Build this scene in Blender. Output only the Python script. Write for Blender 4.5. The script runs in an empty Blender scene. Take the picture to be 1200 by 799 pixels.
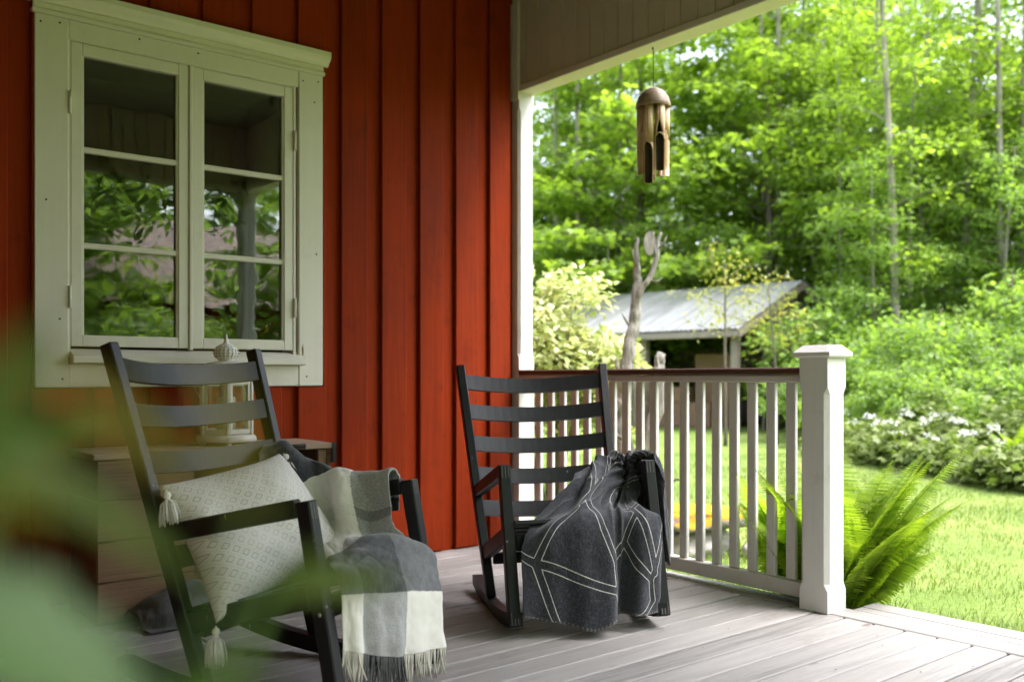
import bpy, bmesh, math, random
import numpy as np
from mathutils import Vector, Matrix

R = math.radians
SC = bpy.context.scene
COL = SC.collection
random.seed(7)
rng = np.random.default_rng(11)

# ------------------------------------------------------------------ camera frame (used only to lay out the garden in plan)
YAW = R(39.3)
FWD = Vector((math.sin(YAW), math.cos(YAW), 0))
RGT = Vector((math.cos(YAW), -math.sin(YAW), 0))
CAM = Vector((-3.332, -4.070, 0.92))
GROUND = -0.15


def site(lat, dep, z=GROUND):
    """a point in the garden: metres to the right of and ahead of the viewpoint"""
    p = CAM + RGT * lat + FWD * dep
    return Vector((p.x, p.y, z))


# ------------------------------------------------------------------ tagging
def tag(o, label=None, cat=None, group=None, kind=None):
    if label: o['label'] = label
    if cat: o['category'] = cat
    if group: o['group'] = group
    if kind: o['kind'] = kind
    return o


def empty(name, loc=(0, 0, 0), rot=(0, 0, 0), label=None, cat=None, group=None):
    o = bpy.data.objects.new(name, None)
    COL.objects.link(o)
    o.location = loc
    o.rotation_euler = rot
    o.empty_display_size = 0.1
    return tag(o, label, cat, group)


def link(name, me, m, parent=None, smooth=False):
    o = bpy.data.objects.new(name, me)
    COL.objects.link(o)
    if m is not None and not me.materials:
        for mm in (m if isinstance(m, (list, tuple)) else [m]):
            me.materials.append(mm)
    if smooth:
        me.polygons.foreach_set('use_smooth', [True] * len(me.polygons))
    if parent is not None:
        o.parent = parent
    return o


def copy_tree(o, parent=None):
    c = o.copy()
    COL.objects.link(c)
    if parent is not None:
        c.parent = parent
    for ch in list(o.children):
        copy_tree(ch, c)
    return c


# ------------------------------------------------------------------ mesh builder
class MB:
    def __init__(s):
        s.v = []; s.f = []; s.sm = []; s.mi = []

    def add(s, vs, fs, smooth=False, mi=0):
        b = len(s.v)
        s.v += [tuple(v) for v in vs]
        s.f += [tuple(b + i for i in f) for f in fs]
        s.sm += [smooth] * len(fs)
        s.mi += [mi] * len(fs)

    def box(s, x0, x1, y0, y1, z0, z1, bev=0.0, mi=0):
        s.obox(Vector(((x0 + x1) / 2, (y0 + y1) / 2, (z0 + z1) / 2)), Vector((1, 0, 0)), Vector((0, 1, 0)), Vector((0, 0, 1)),
               (x1 - x0) / 2, (y1 - y0) / 2, (z1 - z0) / 2, bev, mi)

    def obox(s, c, ax, ay, az, hx, hy, hz, bev=0.0, mi=0):
        if bev <= 0:
            vs = [c + ax * (hx * i) + ay * (hy * j) + az * (hz * k) for i in (-1, 1) for j in (-1, 1) for k in (-1, 1)]
            fs = [(0, 1, 3, 2), (4, 6, 7, 5), (0, 4, 5, 1), (2, 3, 7, 6), (0, 2, 6, 4), (1, 5, 7, 3)]
            s.add(vs, fs, False, mi)
            return
        b = min(bev, hx * .49, hy * .49, hz * .49)
        vs = []; idx = {}
        for i in (-1, 1):
            for j in (-1, 1):
                for k in (-1, 1):
                    for w in range(3):
                        h = [hx, hy, hz]
                        q = [hx - b, hy - b, hz - b]
                        q[w] = h[w]
                        idx[(i, j, k, w)] = len(vs)
                        vs.append(c + ax * (i * q[0]) + ay * (j * q[1]) + az * (k * q[2]))
        fs = []
        for i in (-1, 1):
            fs.append([idx[(i, a, d, 0)] for a, d in ((-1, -1), (1, -1), (1, 1), (-1, 1))][::i])
            fs.append([idx[(a, i, d, 1)] for a, d in ((-1, -1), (-1, 1), (1, 1), (1, -1))][::i])
            fs.append([idx[(a, d, i, 2)] for a, d in ((-1, -1), (1, -1), (1, 1), (-1, 1))][::i])
        for a in (-1, 1):
            for d in (-1, 1):
                fs.append([idx[(a, d, -1, 0)], idx[(a, d, -1, 1)], idx[(a, d, 1, 1)], idx[(a, d, 1, 0)]])
                fs.append([idx[(a, -1, d, 0)], idx[(a, -1, d, 2)], idx[(a, 1, d, 2)], idx[(a, 1, d, 0)]])
                fs.append([idx[(-1, a, d, 1)], idx[(-1, a, d, 2)], idx[(1, a, d, 2)], idx[(1, a, d, 1)]])
                for k in (-1, 1):
                    fs.append([idx[(a, d, k, 0)], idx[(a, d, k, 1)], idx[(a, d, k, 2)]])
        s.add(vs, fs, False, mi)

    def bar(s, p0, p1, side, w, t, bev=0.0, mi=0):
        """a straight bar p0->p1, width w along 'side', thickness t across"""
        p0 = Vector(p0); p1 = Vector(p1)
        a = (p1 - p0); L = a.length; a.normalize()
        n = a.cross(Vector(side)).normalized()
        sd = n.cross(a).normalized()
        s.obox((p0 + p1) / 2, a, sd, n, L / 2, w / 2, t / 2, bev, mi)

    def tube(s, pts, rad, n=8, smooth=True, mi=0, cap=True):
        pts = [Vector(p) for p in pts]
        if not isinstance(rad, (list, tuple)): rad = [rad] * len(pts)
        t0 = (pts[1] - pts[0]).normalized()
        u = t0.orthogonal().normalized()
        vs = []
        for i, p in enumerate(pts):
            t = (pts[min(i + 1, len(pts) - 1)] - pts[max(i - 1, 0)])
            if t.length < 1e-9: t = t0.copy()
            t.normalize()
            u = (u - t * u.dot(t))
            if u.length < 1e-6: u = t.orthogonal()
            u.normalize()
            w = t.cross(u)
            for k in range(n):
                a = 2 * math.pi * k / n
                vs.append(p + (u * math.cos(a) + w * math.sin(a)) * rad[i])
        fs = []
        for i in range(len(pts) - 1):
            for k in range(n):
                k2 = (k + 1) % n
                fs.append((i * n + k, i * n + k2, (i + 1) * n + k2, (i + 1) * n + k))
        if cap:
            fs.append(tuple(range(n))[::-1])
            fs.append(tuple((len(pts) - 1) * n + k for k in range(n)))
        s.add(vs, fs, smooth, mi)

    def rtube(s, pts, rad, n=14, seed=[0]):
        """a tube with a smoothed path and a gnarled, grooved skin"""
        seed[0] += 1
        if not isinstance(rad, (list, tuple)): rad = [rad] * len(pts)
        n = max(n, 12)
        P_ = np.array([tuple(p) for p in pts], float); Rr = np.array(rad, float)
        L_ = sum((Vector(a) - Vector(b)).length for a, b in zip(pts[:-1], pts[1:]))
        K_ = max(12, int(L_ / .022))
        ts = np.linspace(0, len(P_) - 1, K_)
        C_ = catmull(P_, ts); Q_ = catmull(Rr[:, None], ts)[:, 0]
        jx = vnoise(np.arange(K_) * .35 + seed[0] * 3, np.zeros(K_) + 3.3, 51); jy = vnoise(np.arange(K_) * .35 + seed[0] * 5, np.zeros(K_) + 9.3, 52)
        C_[:, 0] += jx * Q_ * .28; C_[:, 1] += jy * Q_ * .28
        b0 = len(s.v)
        s.tube([Vector(c) for c in C_], [float(x) for x in Q_], n)
        for i in range(K_):
            cen = Vector(C_[i])
            for k in range(n):
                v = Vector(s.v[b0 + i * n + k])
                a = 2 * math.pi * k / n
                g = float(vnoise(np.array([math.cos(a) * 2.2 + 20 + seed[0]]), np.array([math.sin(a) * 2.2 + 20 + i * .06]), 53)[0]) * .26 + float(vnoise(np.array([k * .9 + 3.]), np.array([i * .5]), 54)[0]) * .12
                s.v[b0 + i * n + k] = tuple(cen + (v - cen) * (1 + g))

    def lathe(s, prof, n=24, c=(0, 0, 0), smooth=True, mi=0, ph=0.0):
        c = Vector(c); vs = []
        for r, z in prof:
            for k in range(n):
                a = 2 * math.pi * k / n + ph
                vs.append(c + Vector((r * math.cos(a), r * math.sin(a), z)))
        fs = []
        for i in range(len(prof) - 1):
            for k in range(n):
                k2 = (k + 1) % n
                fs.append((i * n + k, i * n + k2, (i + 1) * n + k2, (i + 1) * n + k))
        if prof[0][0] > 1e-6: fs.append(tuple(range(n))[::-1])
        if prof[-1][0] > 1e-6: fs.append(tuple((len(prof) - 1) * n + k for k in range(n)))
        s.add(vs, fs, smooth, mi)

    def mesh(s, name):
        me = bpy.data.meshes.new(name)
        me.from_pydata(s.v, [], s.f)
        me.polygons.foreach_set('use_smooth', s.sm)
        me.polygons.foreach_set('material_index', s.mi)
        me.update()
        return me

    def build(s, name, m, parent=None):
        return link(name, s.mesh(name), m, parent)


# ------------------------------------------------------------------ material helper
class NB:
    def __init__(s, name):
        s.m = bpy.data.materials.new(name)
        s.m.use_nodes = True
        s.t = s.m.node_tree
        s.t.nodes.clear()
        s.out = s.t.nodes.new('ShaderNodeOutputMaterial')

    def n(s, ty, **kw):
        nd = s.t.nodes.new(ty)
        for k, v in kw.items():
            if k.startswith('_'):
                setattr(nd, k[1:], v)
            else:
                key = int(k[1:]) if (k[0] == 'i' and k[1:].isdigit()) else k.replace('__', ' ')
                s.set(nd.inputs[key], v)
        return nd

    def set(s, inp, v):
        if isinstance(v, bpy.types.NodeSocket): s.t.links.new(v, inp)
        else: inp.default_value = v

    def co(s, which='Object'): return s.n('ShaderNodeTexCoord').outputs[which]

    def mapping(s, v, scale=(1, 1, 1), loc=(0, 0, 0), rot=(0, 0, 0)):
        return s.n('ShaderNodeMapping', Vector=v, Scale=scale, Location=loc, Rotation=rot).outputs[0]

    def noise(s, v, scale=5., detail=3., rough=.55, dist=0.):
        return s.n('ShaderNodeTexNoise', Vector=v, Scale=scale, Detail=detail, Roughness=rough, Distortion=dist).outputs['Fac']

    def math(s, op, a, b=0., c=0., clamp=False):
        nd = s.n('ShaderNodeMath', _operation=op, i0=a, i1=b, i2=c)
        nd.use_clamp = clamp
        return nd.outputs[0]

    def vmath(s, op, a, b):
        return s.n('ShaderNodeVectorMath', _operation=op, i0=a, i1=b).outputs[0]

    def ramp(s, f, stops, interp='LINEAR'):
        nd = s.n('ShaderNodeValToRGB', Fac=f)
        cr = nd.color_ramp
        cr.interpolation = interp
        while len(cr.elements) < len(stops): cr.elements.new(0.5)
        for e, (p, c) in zip(cr.elements, stops):
            e.position = p
            e.color = (c, c, c, 1) if isinstance(c, (int, float)) else (*c, 1)
        return nd.outputs[0]

    def mix(s, f, a, b, mode='MIX'):
        nd = s.t.nodes.new('ShaderNodeMix')
        nd.data_type = 'RGBA'; nd.blend_type = mode
        s.set(nd.inputs[0], f)
        for i, v in ((6, a), (7, b)):
            s.set(nd.inputs[i], v if isinstance(v, bpy.types.NodeSocket) else (*v, 1))
        return nd.outputs[2]

    def rnd(s): return s.n('ShaderNodeNewGeometry').outputs['Random Per Island']

    def orand(s): return s.n('ShaderNodeObjectInfo').outputs['Random']

    def attr(s, name):
        nd = s.n('ShaderNodeAttribute'); nd.attribute_name = name
        return nd.outputs['Fac']

    def bump(s, h, strength=.3, dist=.01):
        return s.n('ShaderNodeBump', Height=h, Strength=strength, Distance=dist).outputs[0]

    def bsdf(s, base, rough=.5, normal=None, spec=.5, **kw):
        nd = s.n('ShaderNodeBsdfPrincipled')
        s.set(nd.inputs['Base Color'], base if isinstance(base, bpy.types.NodeSocket) else (*base, 1))
        s.set(nd.inputs['Roughness'], rough)
        s.set(nd.inputs['Specular IOR Level'], spec)
        if normal is not None: s.set(nd.inputs['Normal'], normal)
        for k, v in kw.items(): s.set(nd.inputs[k.replace('__', ' ')], v)
        return nd.outputs[0]

    def done(s, sh):
        s.t.links.new(sh, s.out.inputs['Surface'])
        return s.m


def axis_scale(axis, along, across):
    return tuple(along if a == axis else across for a in 'xyz')


def wood_paint(name, base, axis='z', rough=.5, var=.12, wear=None, wear_amt=.0, grain=.25, dirt=None, dirt_amt=.35, spec=.4):
    b = NB(name)
    co = b.co()
    off = b.n('ShaderNodeCombineXYZ', X=b.math('MULTIPLY', b.rnd(), 37.), Y=b.math('MULTIPLY', b.rnd(), 91.), Z=b.math('MULTIPLY', b.rnd(), 13.)).outputs[0]
    v = b.vmath('ADD', co, off)
    g = b.noise(b.mapping(v, axis_scale(axis, 1.2, 34)), 1.6, 5, .6, .6)
    blot = b.noise(v, 1.7, 4, .6)
    f = b.math('ADD', b.math('MULTIPLY', g, .45), b.math('MULTIPLY', blot, .35))
    f = b.math('ADD', f, b.math('MULTIPLY', b.rnd(), .2))
    c = b.ramp(f, [(.25, tuple(x * (1 - var * 1.6) for x in base)), (.5, base), (.8, tuple(min(1, x * (1 + var)) for x in base))])
    if dirt:
        d = b.noise(v, 6., 6, .7)
        c = b.mix(b.ramp(d, [(.56, 0.), (.78, dirt_amt)]), c, dirt)
    if wear:
        wn = b.noise(b.mapping(v, axis_scale(axis, 14, 48)), 1., 5, .7)
        wm = b.ramp(wn, [(.66 - wear_amt, 0.), (.70 - wear_amt, 1.)])
        c = b.mix(wm, c, wear)
    n = b.bump(g, grain, .004)
    return b.done(b.bsdf(c, b.ramp(blot, [(.3, rough - .06), (.7, rough + .1)]), n, spec))


def flat_mat(name, base, rough=.6, nscale=8., var=.15, bump=.15, spec=.4, dist=.01, **kw):
    b = NB(name)
    f = b.noise(b.co(), nscale, 5, .6)
    c = b.ramp(f, [(.3, tuple(x * (1 - var) for x in base)), (.7, tuple(min(1, x * (1 + var)) for x in base))])
    return b.done(b.bsdf(c, rough, b.bump(f, bump, dist), spec, **kw))


M = {}
M['red'] = wood_paint('falu_red_paint', (.265, .0275, .0028), 'z', .72, .25, grain=.5, dirt=(.11, .012, .004), dirt_amt=.6, spec=.12)
M['cream'] = wood_paint('cream_trim_paint', (.73, .70, .61), 'z', .5, .05, grain=.12, dirt=(.33, .30, .22), dirt_amt=.22)
M['cream_x'] = wood_paint('cream_trim_paint_across', (.73, .70, .61), 'x', .5, .05, grain=.12, dirt=(.33, .30, .22), dirt_amt=.22)
M['white'] = wood_paint('white_rail_paint', (.66, .64, .62), 'z', .48, .05, wear=(.36, .32, .28), wear_amt=-.03, grain=.35, dirt=(.36, .32, .26), dirt_amt=.55)
M['white_y'] = wood_paint('white_rail_paint_long', (.64, .61, .58), 'y', .48, .05, wear=(.36, .32, .28), wear_amt=-.03, grain=.35, dirt=(.36, .32, .26), dirt_amt=.55)
M['frieze'] = wood_paint('beige_frieze_paint', (.60, .55, .45), 'z', .55, .06, grain=.15, dirt=(.2, .16, .1), dirt_amt=.25)
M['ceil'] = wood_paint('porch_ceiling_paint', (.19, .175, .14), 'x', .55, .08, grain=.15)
M['black'] = wood_paint('black_chair_paint', (.0075, .008, .0098), 'z', .42, .2, wear=(.27, .25, .23), wear_amt=-.010, grain=.12, spec=.32)
M['endgrain'] = flat_mat('grey_end_grain', (.10, .095, .09), .7, 60, .3, .1)
M['screw'] = flat_mat('zinc_screw', (.42, .40, .36), .45, 60, .2, .1, Metallic=.7)
M['chip'] = flat_mat('bare_rotten_wood', (.16, .08, .035), .8, 40, .4, .2)
M['hand'] = wood_paint('brown_handrail_stain', (.09, .042, .024), 'y', .5, .2, grain=.3)
M['iron'] = flat_mat('dark_iron', (.03, .028, .026), .55, 30, .3, .2, Metallic=.6)
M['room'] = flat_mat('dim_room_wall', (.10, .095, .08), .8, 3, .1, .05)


def m_deck(name, axis, tone=(.285, .268, .253), film=True):
    b = NB(name)
    off = b.n('ShaderNodeCombineXYZ', X=b.math('MULTIPLY', b.rnd(), 57.), Y=b.math('MULTIPLY', b.rnd(), 31.), Z=b.math('MULTIPLY', b.rnd(), 23.)).outputs[0]
    v = b.vmath('ADD', b.co(), off)
    g = b.noise(b.mapping(v, axis_scale(axis, 1.6, 46)), 1.5, 7, .62, .9)
    g2 = b.noise(b.mapping(v, axis_scale(axis, .7, 9)), 1.6, 5, .62, 1.4)
    big = b.noise(b.co(), .85, 3, .6)
    f = b.math('ADD', b.math('ADD', b.math('MULTIPLY', g, .42), b.math('MULTIPLY', g2, .38)), b.math('MULTIPLY', b.rnd(), .2))
    t = tone
    c = b.ramp(f, [(.28, tuple(x * .42 for x in t)), (.42, tuple(x * .80 for x in t)), (.55, t), (.74, tuple(min(1, x * 1.25) for x in t))])
    # worn pinkish film of old paint, darker walked-on patches, knots and green algae specks
    if film: c = b.mix(b.ramp(big, [(.42, .0), (.66, .35)]), c, b.mix(.5, c, (.33, .312, .298)))
    blo = b.noise(b.mapping(v, axis_scale(axis, 2.2, 5)), 1.4, 6, .68)
    c = b.mix(b.ramp(blo, [(.58, 0.), (.78, .6)]), c, (.17, .145, .135))
    kn = b.n('ShaderNodeTexVoronoi', Vector=b.mapping(v, axis_scale(axis, 2.3, 7.5)), Scale=1.0).outputs['Distance']
    c = b.mix(b.ramp(kn, [(.055, .75), (.10, 0.)]), c, (.10, .075, .062))
    alg = b.math('MULTIPLY', b.ramp(b.noise(b.co(), 60, 4, .7), [(.62, 0.), (.7, 1.)]), b.ramp(b.noise(b.co(), 2.2, 3), [(.52, 0.), (.66, .8)]))
    c = b.mix(alg, c, (.10, .095, .06))
    h = b.math('ADD', g, b.math('MULTIPLY', kn, .0))
    return b.done(b.bsdf(c, b.ramp(g2, [(.3, .5), (.7, .72)]), b.bump(h, .55, .006), .35))


M['deck'] = m_deck('weathered_deck_boards', 'x')
M['deck_y'] = m_deck('weathered_deck_edge_board', 'y')
M['oldwood'] = m_deck('old_box_wood', 'x', (.22, .135, .075), False)
M['boxtop'] = m_deck('old_box_top_wood', 'x', (.34, .25, .17), False)
M['oldwood_z'] = m_deck('grey_shed_boards', 'z', (.22, .185, .15))

# glass pane: part mirror, part see-through
b = NB('old_window_glass')
wav = b.noise(b.co(), 3.2, 2, .5)
nm = b.bump(wav, .05, .03)
fr = b.n('ShaderNodeFresnel', IOR=2.05, Normal=nm).outputs[0]
ms = b.n('ShaderNodeMixShader', i0=fr)
ms_t = b.n('ShaderNodeBsdfTransparent', Color=(.72, .76, .72, 1)).outputs[0]
ms_g = b.n('ShaderNodeBsdfGlossy', Color=(.95, .97, .95, 1), Roughness=.012, Normal=nm).outputs[0]
b.t.links.new(ms_t, ms.inputs[1]); b.t.links.new(ms_g, ms.inputs[2])
M['glass'] = b.done(ms.outputs[0])
b = NB('lantern_glass')
fr = b.n('ShaderNodeFresnel', IOR=1.45).outputs[0]
ms = b.n('ShaderNodeMixShader', i0=fr)
b.t.links.new(b.n('ShaderNodeBsdfTransparent', Color=(.93, .95, .94, 1)).outputs[0], ms.inputs[1])
b.t.links.new(b.n('ShaderNodeBsdfGlossy', Roughness=.02).outputs[0], ms.inputs[2])
M['lglass'] = b.done(ms.outputs[0])


def m_leaf(name, stops, trans=(.5, .75, .12), tf=.42, rough=.5, ovar=.0, spec=.35):
    b = NB(name)
    r = b.rnd()
    big = b.noise(b.n('ShaderNodeNewGeometry').outputs['Position'], .9, 2, .5)
    f = b.math('ADD', b.math('MULTIPLY', r, .6), b.math('MULTIPLY', big, .4))
    if ovar: f = b.math('ADD', f, b.math('MULTIPLY', b.math('SUBTRACT', b.orand(), .5), ovar))
    c = b.ramp(f, stops)
    p = b.bsdf(c, rough, None, spec)
    tr = b.n('ShaderNodeBsdfTranslucent', Color=b.mix(1., c, trans, 'MULTIPLY')).outputs[0]
    ms = b.n('ShaderNodeMixShader', i0=tf)
    b.t.links.new(p, ms.inputs[1]); b.t.links.new(tr, ms.inputs[2])
    return b.done(ms.outputs[0])


M['maple'] = m_leaf('maple_leaves', [(0.15, (0.105, 0.171, 0.028)), (0.50, (0.173, 0.267, 0.040)), (0.85, (0.250, 0.351, 0.070))], (2.0, 2.0, .8), .54, ovar=.25)
M['forest'] = m_leaf('forest_leaves', [(0.15, (0.089, 0.144, 0.046)), (0.50, (0.145, 0.224, 0.070)), (0.85, (0.210, 0.303, 0.101))], (1.9, 2.0, .9), .52, ovar=.5)
M['shade'] = m_leaf('dark_forest_leaves', [(0.15, (0.072, 0.105, 0.054)), (0.50, (0.112, 0.158, 0.078)), (0.85, (0.172, 0.219, 0.109))], (1.7, 1.8, .9), .48, ovar=.4)
M['bush'] = m_leaf('bush_leaves', [(0.15, (0.092, 0.153, 0.034)), (0.50, (0.157, 0.246, 0.053)), (0.85, (0.233, 0.334, 0.085))], (1.8, 1.9, .8), .5, ovar=.35)
M['pale'] = m_leaf('dappled_willow_leaves', [(.2, (.28, .36, .10)), (.5, (.44, .48, .22)), (.8, (.60, .58, .40))], (1.25, 1.25, .8), .4)
M['sapling'] = m_leaf('pale_sapling_leaves', [(.2, (.17, .23, .03)), (.5, (.29, .33, .06)), (.85, (.42, .39, .12))], (1.5, 1.4, .8), .45)
M['cover'] = m_leaf('ground_elder_leaves', [(.2, (.095, .135, .022)), (.55, (.155, .205, .04)), (.88, (.25, .29, .11))], (1.3, 1.5, .9), .35)
M['fern'] = m_leaf('fern_fronds', [(.15, (.125, .205, .016)), (.5, (.20, .29, .024)), (.85, (.30, .385, .04))], (1.8, 1.9, .8), .5)
M['petal'] = m_leaf('white_petals', [(.2, (.62, .62, .60)), (.8, (.8, .8, .78))], (1, 1, 1), .3)
M['near_leaf'] = m_leaf('broad_green_leaf', [(.2, (.016, .036, .003)), (.8, (.028, .055, .005))], (2.0, 2.2, .6), .3, .6, spec=.12)
M['sheen_leaf'] = m_leaf('sky_sheen_leaf', [(.2, (.025, .048, .015)), (.8, (.033, .058, .020))], (1.2, 1.4, .9), .2, .6, spec=.12)  # sky sheen on the leaf is painted into its pale colour
M['shaded_leaf'] = m_leaf('shaded_olive_leaf', [(.2, (.012, .021, .001)), (.8, (.02, .032, .0015))], (1.6, 1.6, .6), .2, .6, spec=.08)  # leaf in shadow: the darkness is put into its colour
M['sun_leaf'] = m_leaf('backlit_leaf', [(.2, (.055, .055, .002)), (.8, (.075, .062, .003))], (1.5, 1.4, .6), .4, .6, spec=.1)  # light coming through the leaf is painted as its yellow colour
M['scrap'] = m_leaf('dry_leaf_scraps', [(.2, (.06, .05, .02)), (.8, (.16, .12, .05))], (1, 1, 1), .1, .8)
M['grassblade'] = m_leaf('grass_blades', [(.1, (.085, .145, .022)), (.5, (.135, .20, .036)), (.8, (.195, .24, .058)), (.97, (.30, .28, .12))], (1.4, 1.5, .8), .35)


def m_bark(name, c0, c1, sc=9.):
    b = NB(name)
    v = b.co()
    n1 = b.noise(b.mapping(v, (sc, sc, sc * .22)), 1., 6, .68, .8)
    n2 = b.noise(v, 1.3, 4)
    c = b.mix(b.ramp(n2, [(.42, 0.), (.7, .6)]), b.ramp(n1, [(.3, c0), (.7, c1)]), (.10, .11, .055))
    return b.done(b.bsdf(c, .85, b.bump(n1, .7, .03), .2))


M['bark'] = m_bark('grey_brown_bark', (.07, .055, .042), (.20, .17, .135))
M['palebark'] = m_bark('pale_aspen_bark', (.17, .155, .12), (.40, .37, .30))
M['deadbark'] = m_bark('weathered_dead_wood', (.10, .092, .08), (.40, .38, .335), 30)

b = NB('lawn_turf')
co = b.co()
n1 = b.noise(co, .8, 4, .6); n2 = b.noise(co, 30, 4, .7)
f = b.math('ADD', b.math('MULTIPLY', n1, .6), b.math('MULTIPLY', n2, .4))
c = b.ramp(f, [(.3, (.08, .13, .018)), (.46, (.125, .185, .034)), (.6, (.19, .23, .058)), (.76, (.29, .27, .115))])
M['lawn'] = b.done(b.bsdf(c, .8, b.bump(n2, .6, .03), .2))

b = NB('corrugated_roof_steel')
co = b.co()
n1 = b.noise(b.mapping(co, (4.5, .22, 1)), 1.4, 5, .7)
n2 = b.noise(co, 9, 5, .7)
c = b.ramp(n1, [(.32, (.17, .17, .17)), (.52, (.27, .272, .272)), (.75, (.36, .36, .355))])
c = b.mix(b.ramp(n2, [(.58, 0.), (.75, .5)]), c, (.16, .13, .11))
M['steel'] = b.done(b.bsdf(c, .5, None, .5, Metallic=.25))

b = NB('orange_moss_stone')
co = b.co()
n1 = b.noise(co, 9, 6, .7); n2 = b.noise(co, 50, 4, .7)
nz = b.n('ShaderNodeSeparateXYZ', Vector=b.n('ShaderNodeNewGeometry').outputs['Normal']).outputs['Z']
st = b.ramp(n1, [(.3, (.13, .12, .11)), (.7, (.42, .40, .37))])
mo = b.ramp(n1, [(.25, (.34, .13, .012)), (.55, (.62, .27, .02)), (.8, (.50, .38, .05))])
mk = b.ramp(b.math('ADD', nz, b.math('MULTIPLY', b.math('SUBTRACT', n1, .5), .9)), [(.12, 0.), (.34, 1.)])
M['moss'] = b.done(b.bsdf(b.mix(mk, st, mo), .9, b.bump(n2, .7, .02), .2))
M['stone'] = flat_mat('pale_field_stone', (.40, .375, .35), .85, 7, .45, .5, .2, .03)
M['bamboo'] = None
b = NB('bamboo_tube')
n1 = b.noise(b.mapping(b.co(), (60, 60, 2.5)), 1., 4, .6)
n2 = b.noise(b.co(), 9, 3)
c = b.ramp(b.math('ADD', b.math('MULTIPLY', n1, .5), b.math('MULTIPLY', n2, .5)), [(.3, (.40, .26, .14)), (.5, (.58, .41, .235)), (.72, (.70, .54, .34))])
M['bamboo'] = b.done(b.bsdf(c, .42, b.bump(n1, .15, .002), .45))
M['inner'] = flat_mat('dark_bamboo_inside', (.06, .045, .035), .8, 20, .3)
M['coco'] = flat_mat('coconut_shell', (.30, .215, .15), .5, 45, .25, .2, .5, .003)
M['cord'] = flat_mat('dark_cord', (.03, .025, .02), .8, 60)
M['whitemetal'] = flat_mat('chalky_white_metal', (.74, .72, .70), .6, 25, .10, .12, .4, .004)
M['wax'] = NB('candle_wax')
M['wax'] = M['wax'].done(M['wax'].bsdf((.78, .75, .68), .5, None, .4, Subsurface__Weight=.3))
M['cloth_grey'] = flat_mat('grey_floor_cloth', (.10, .105, .10), .9, 12, .4, .4, .2, .02)

# cushion: woven off-white fabric with grey lozenges
b = NB('lozenge_cushion_cloth')
uv = b.co('UV')
mp = b.mapping(uv, (15, 15, 1), rot=(0, 0, R(45)))
fr = b.n('ShaderNodeVectorMath', _operation='FRACTION', i0=mp).outputs[0]
sp = b.n('ShaderNodeSeparateXYZ', Vector=fr)
ax = b.math('ABSOLUTE', b.math('SUBTRACT', sp.outputs['X'], .5))
ay = b.math('ABSOLUTE', b.math('SUBTRACT', sp.outputs['Y'], .5))
mx = b.math('MAXIMUM', ax, ay)
wv = b.noise(b.mapping(uv, (220, 220, 1)), 1., 2, .6)
mxn = b.math('ADD', mx, b.math('MULTIPLY', b.math('SUBTRACT', b.noise(uv, 60, 3), .5), .05))
line = b.ramp(mxn, [(.18, .15), (.22, .9), (.29, .9), (.33, 0.), (.42, 0.), (.45, .28), (.5, .28)])
wash = b.ramp(b.noise(uv, 3.5, 2), [(.35, .5), (.65, 1.)])
c = b.mix(b.math('MULTIPLY', line, wash), (.66, .63, .60), (.33, .31, .30))
c = b.mix(b.math('MULTIPLY', wv, .3), c, (.58, .55, .52))
M['cushion'] = b.done(b.bsdf(c, .9, b.bump(b.math('ADD', wv, b.math('MULTIPLY', line, .5)), .35, .003), .15, Sheen__Weight=.2))
M['tassel'] = flat_mat('offwhite_yarn', (.70, .665, .63), .9, 90, .12, .3, .15, .002)


def m_check():
    b = NB('checked_wool')
    uv = b.co('UV')
    sp = b.n('ShaderNodeSeparateXYZ', Vector=uv)
    jit = b.math('MULTIPLY', b.math('SUBTRACT', b.noise(uv, 160, 2), .5), .012)
    u = b.math('ADD', sp.outputs['X'], jit); v = b.math('ADD', sp.outputs['Y'], jit)
    du = b.ramp(u, [(0, 0.), (.24, 1.), (.68, 0.)], 'CONSTANT')
    dv = b.ramp(v, [(0, 0.), (.19, 1.), (.445, 0.), (.62, .25), (.66, 0.), (.95, 1.)], 'CONSTANT')
    s = b.math('ADD', b.math('MULTIPLY', du, .38), b.math('MULTIPLY', dv, .62))
    tw = b.noise(b.mapping(uv, (110, 260, 1), rot=(0, 0, .6)), 1., 3, .7)
    fz = b.noise(uv, 28, 4, .7)
    # a mixed square is flecked from light and dark yarns
    s2 = b.math('ADD', s, b.math('MULTIPLY', b.math('SUBTRACT', tw, .5), .55))
    c = b.ramp(s2, [(.10, (.76, .73, .67)), (.26, (.52, .505, .485)), (.40, (.30, .296, .30)), (.62, (.115, .117, .13)), (.85, (.05, .053, .066)), (1., (.034, .036, .046))])
    c = b.mix(b.ramp(fz, [(.45, 0.), (.8, .22)]), c, (.45, .44, .43))
    return b.done(b.bsdf(c, .95, b.bump(b.math('ADD', tw, fz), .4, .004), .1, Sheen__Weight=.35, Sheen__Roughness=.5))


M['check'] = m_check()
b = NB('wool_fringe')
sp = b.n('ShaderNodeSeparateXYZ', Vector=b.co('UV'))
du = b.ramp(sp.outputs['X'], [(0, 0.), (.24, 1.), (.68, 0.)], 'CONSTANT')
c = b.mix(du, (.66, .62, .55), (.062, .064, .072))
c = b.mix(b.math('MULTIPLY', b.rnd(), .35), c, (.33, .32, .30))
M['fringe'] = b.done(b.bsdf(c, .95, None, .1))

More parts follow.
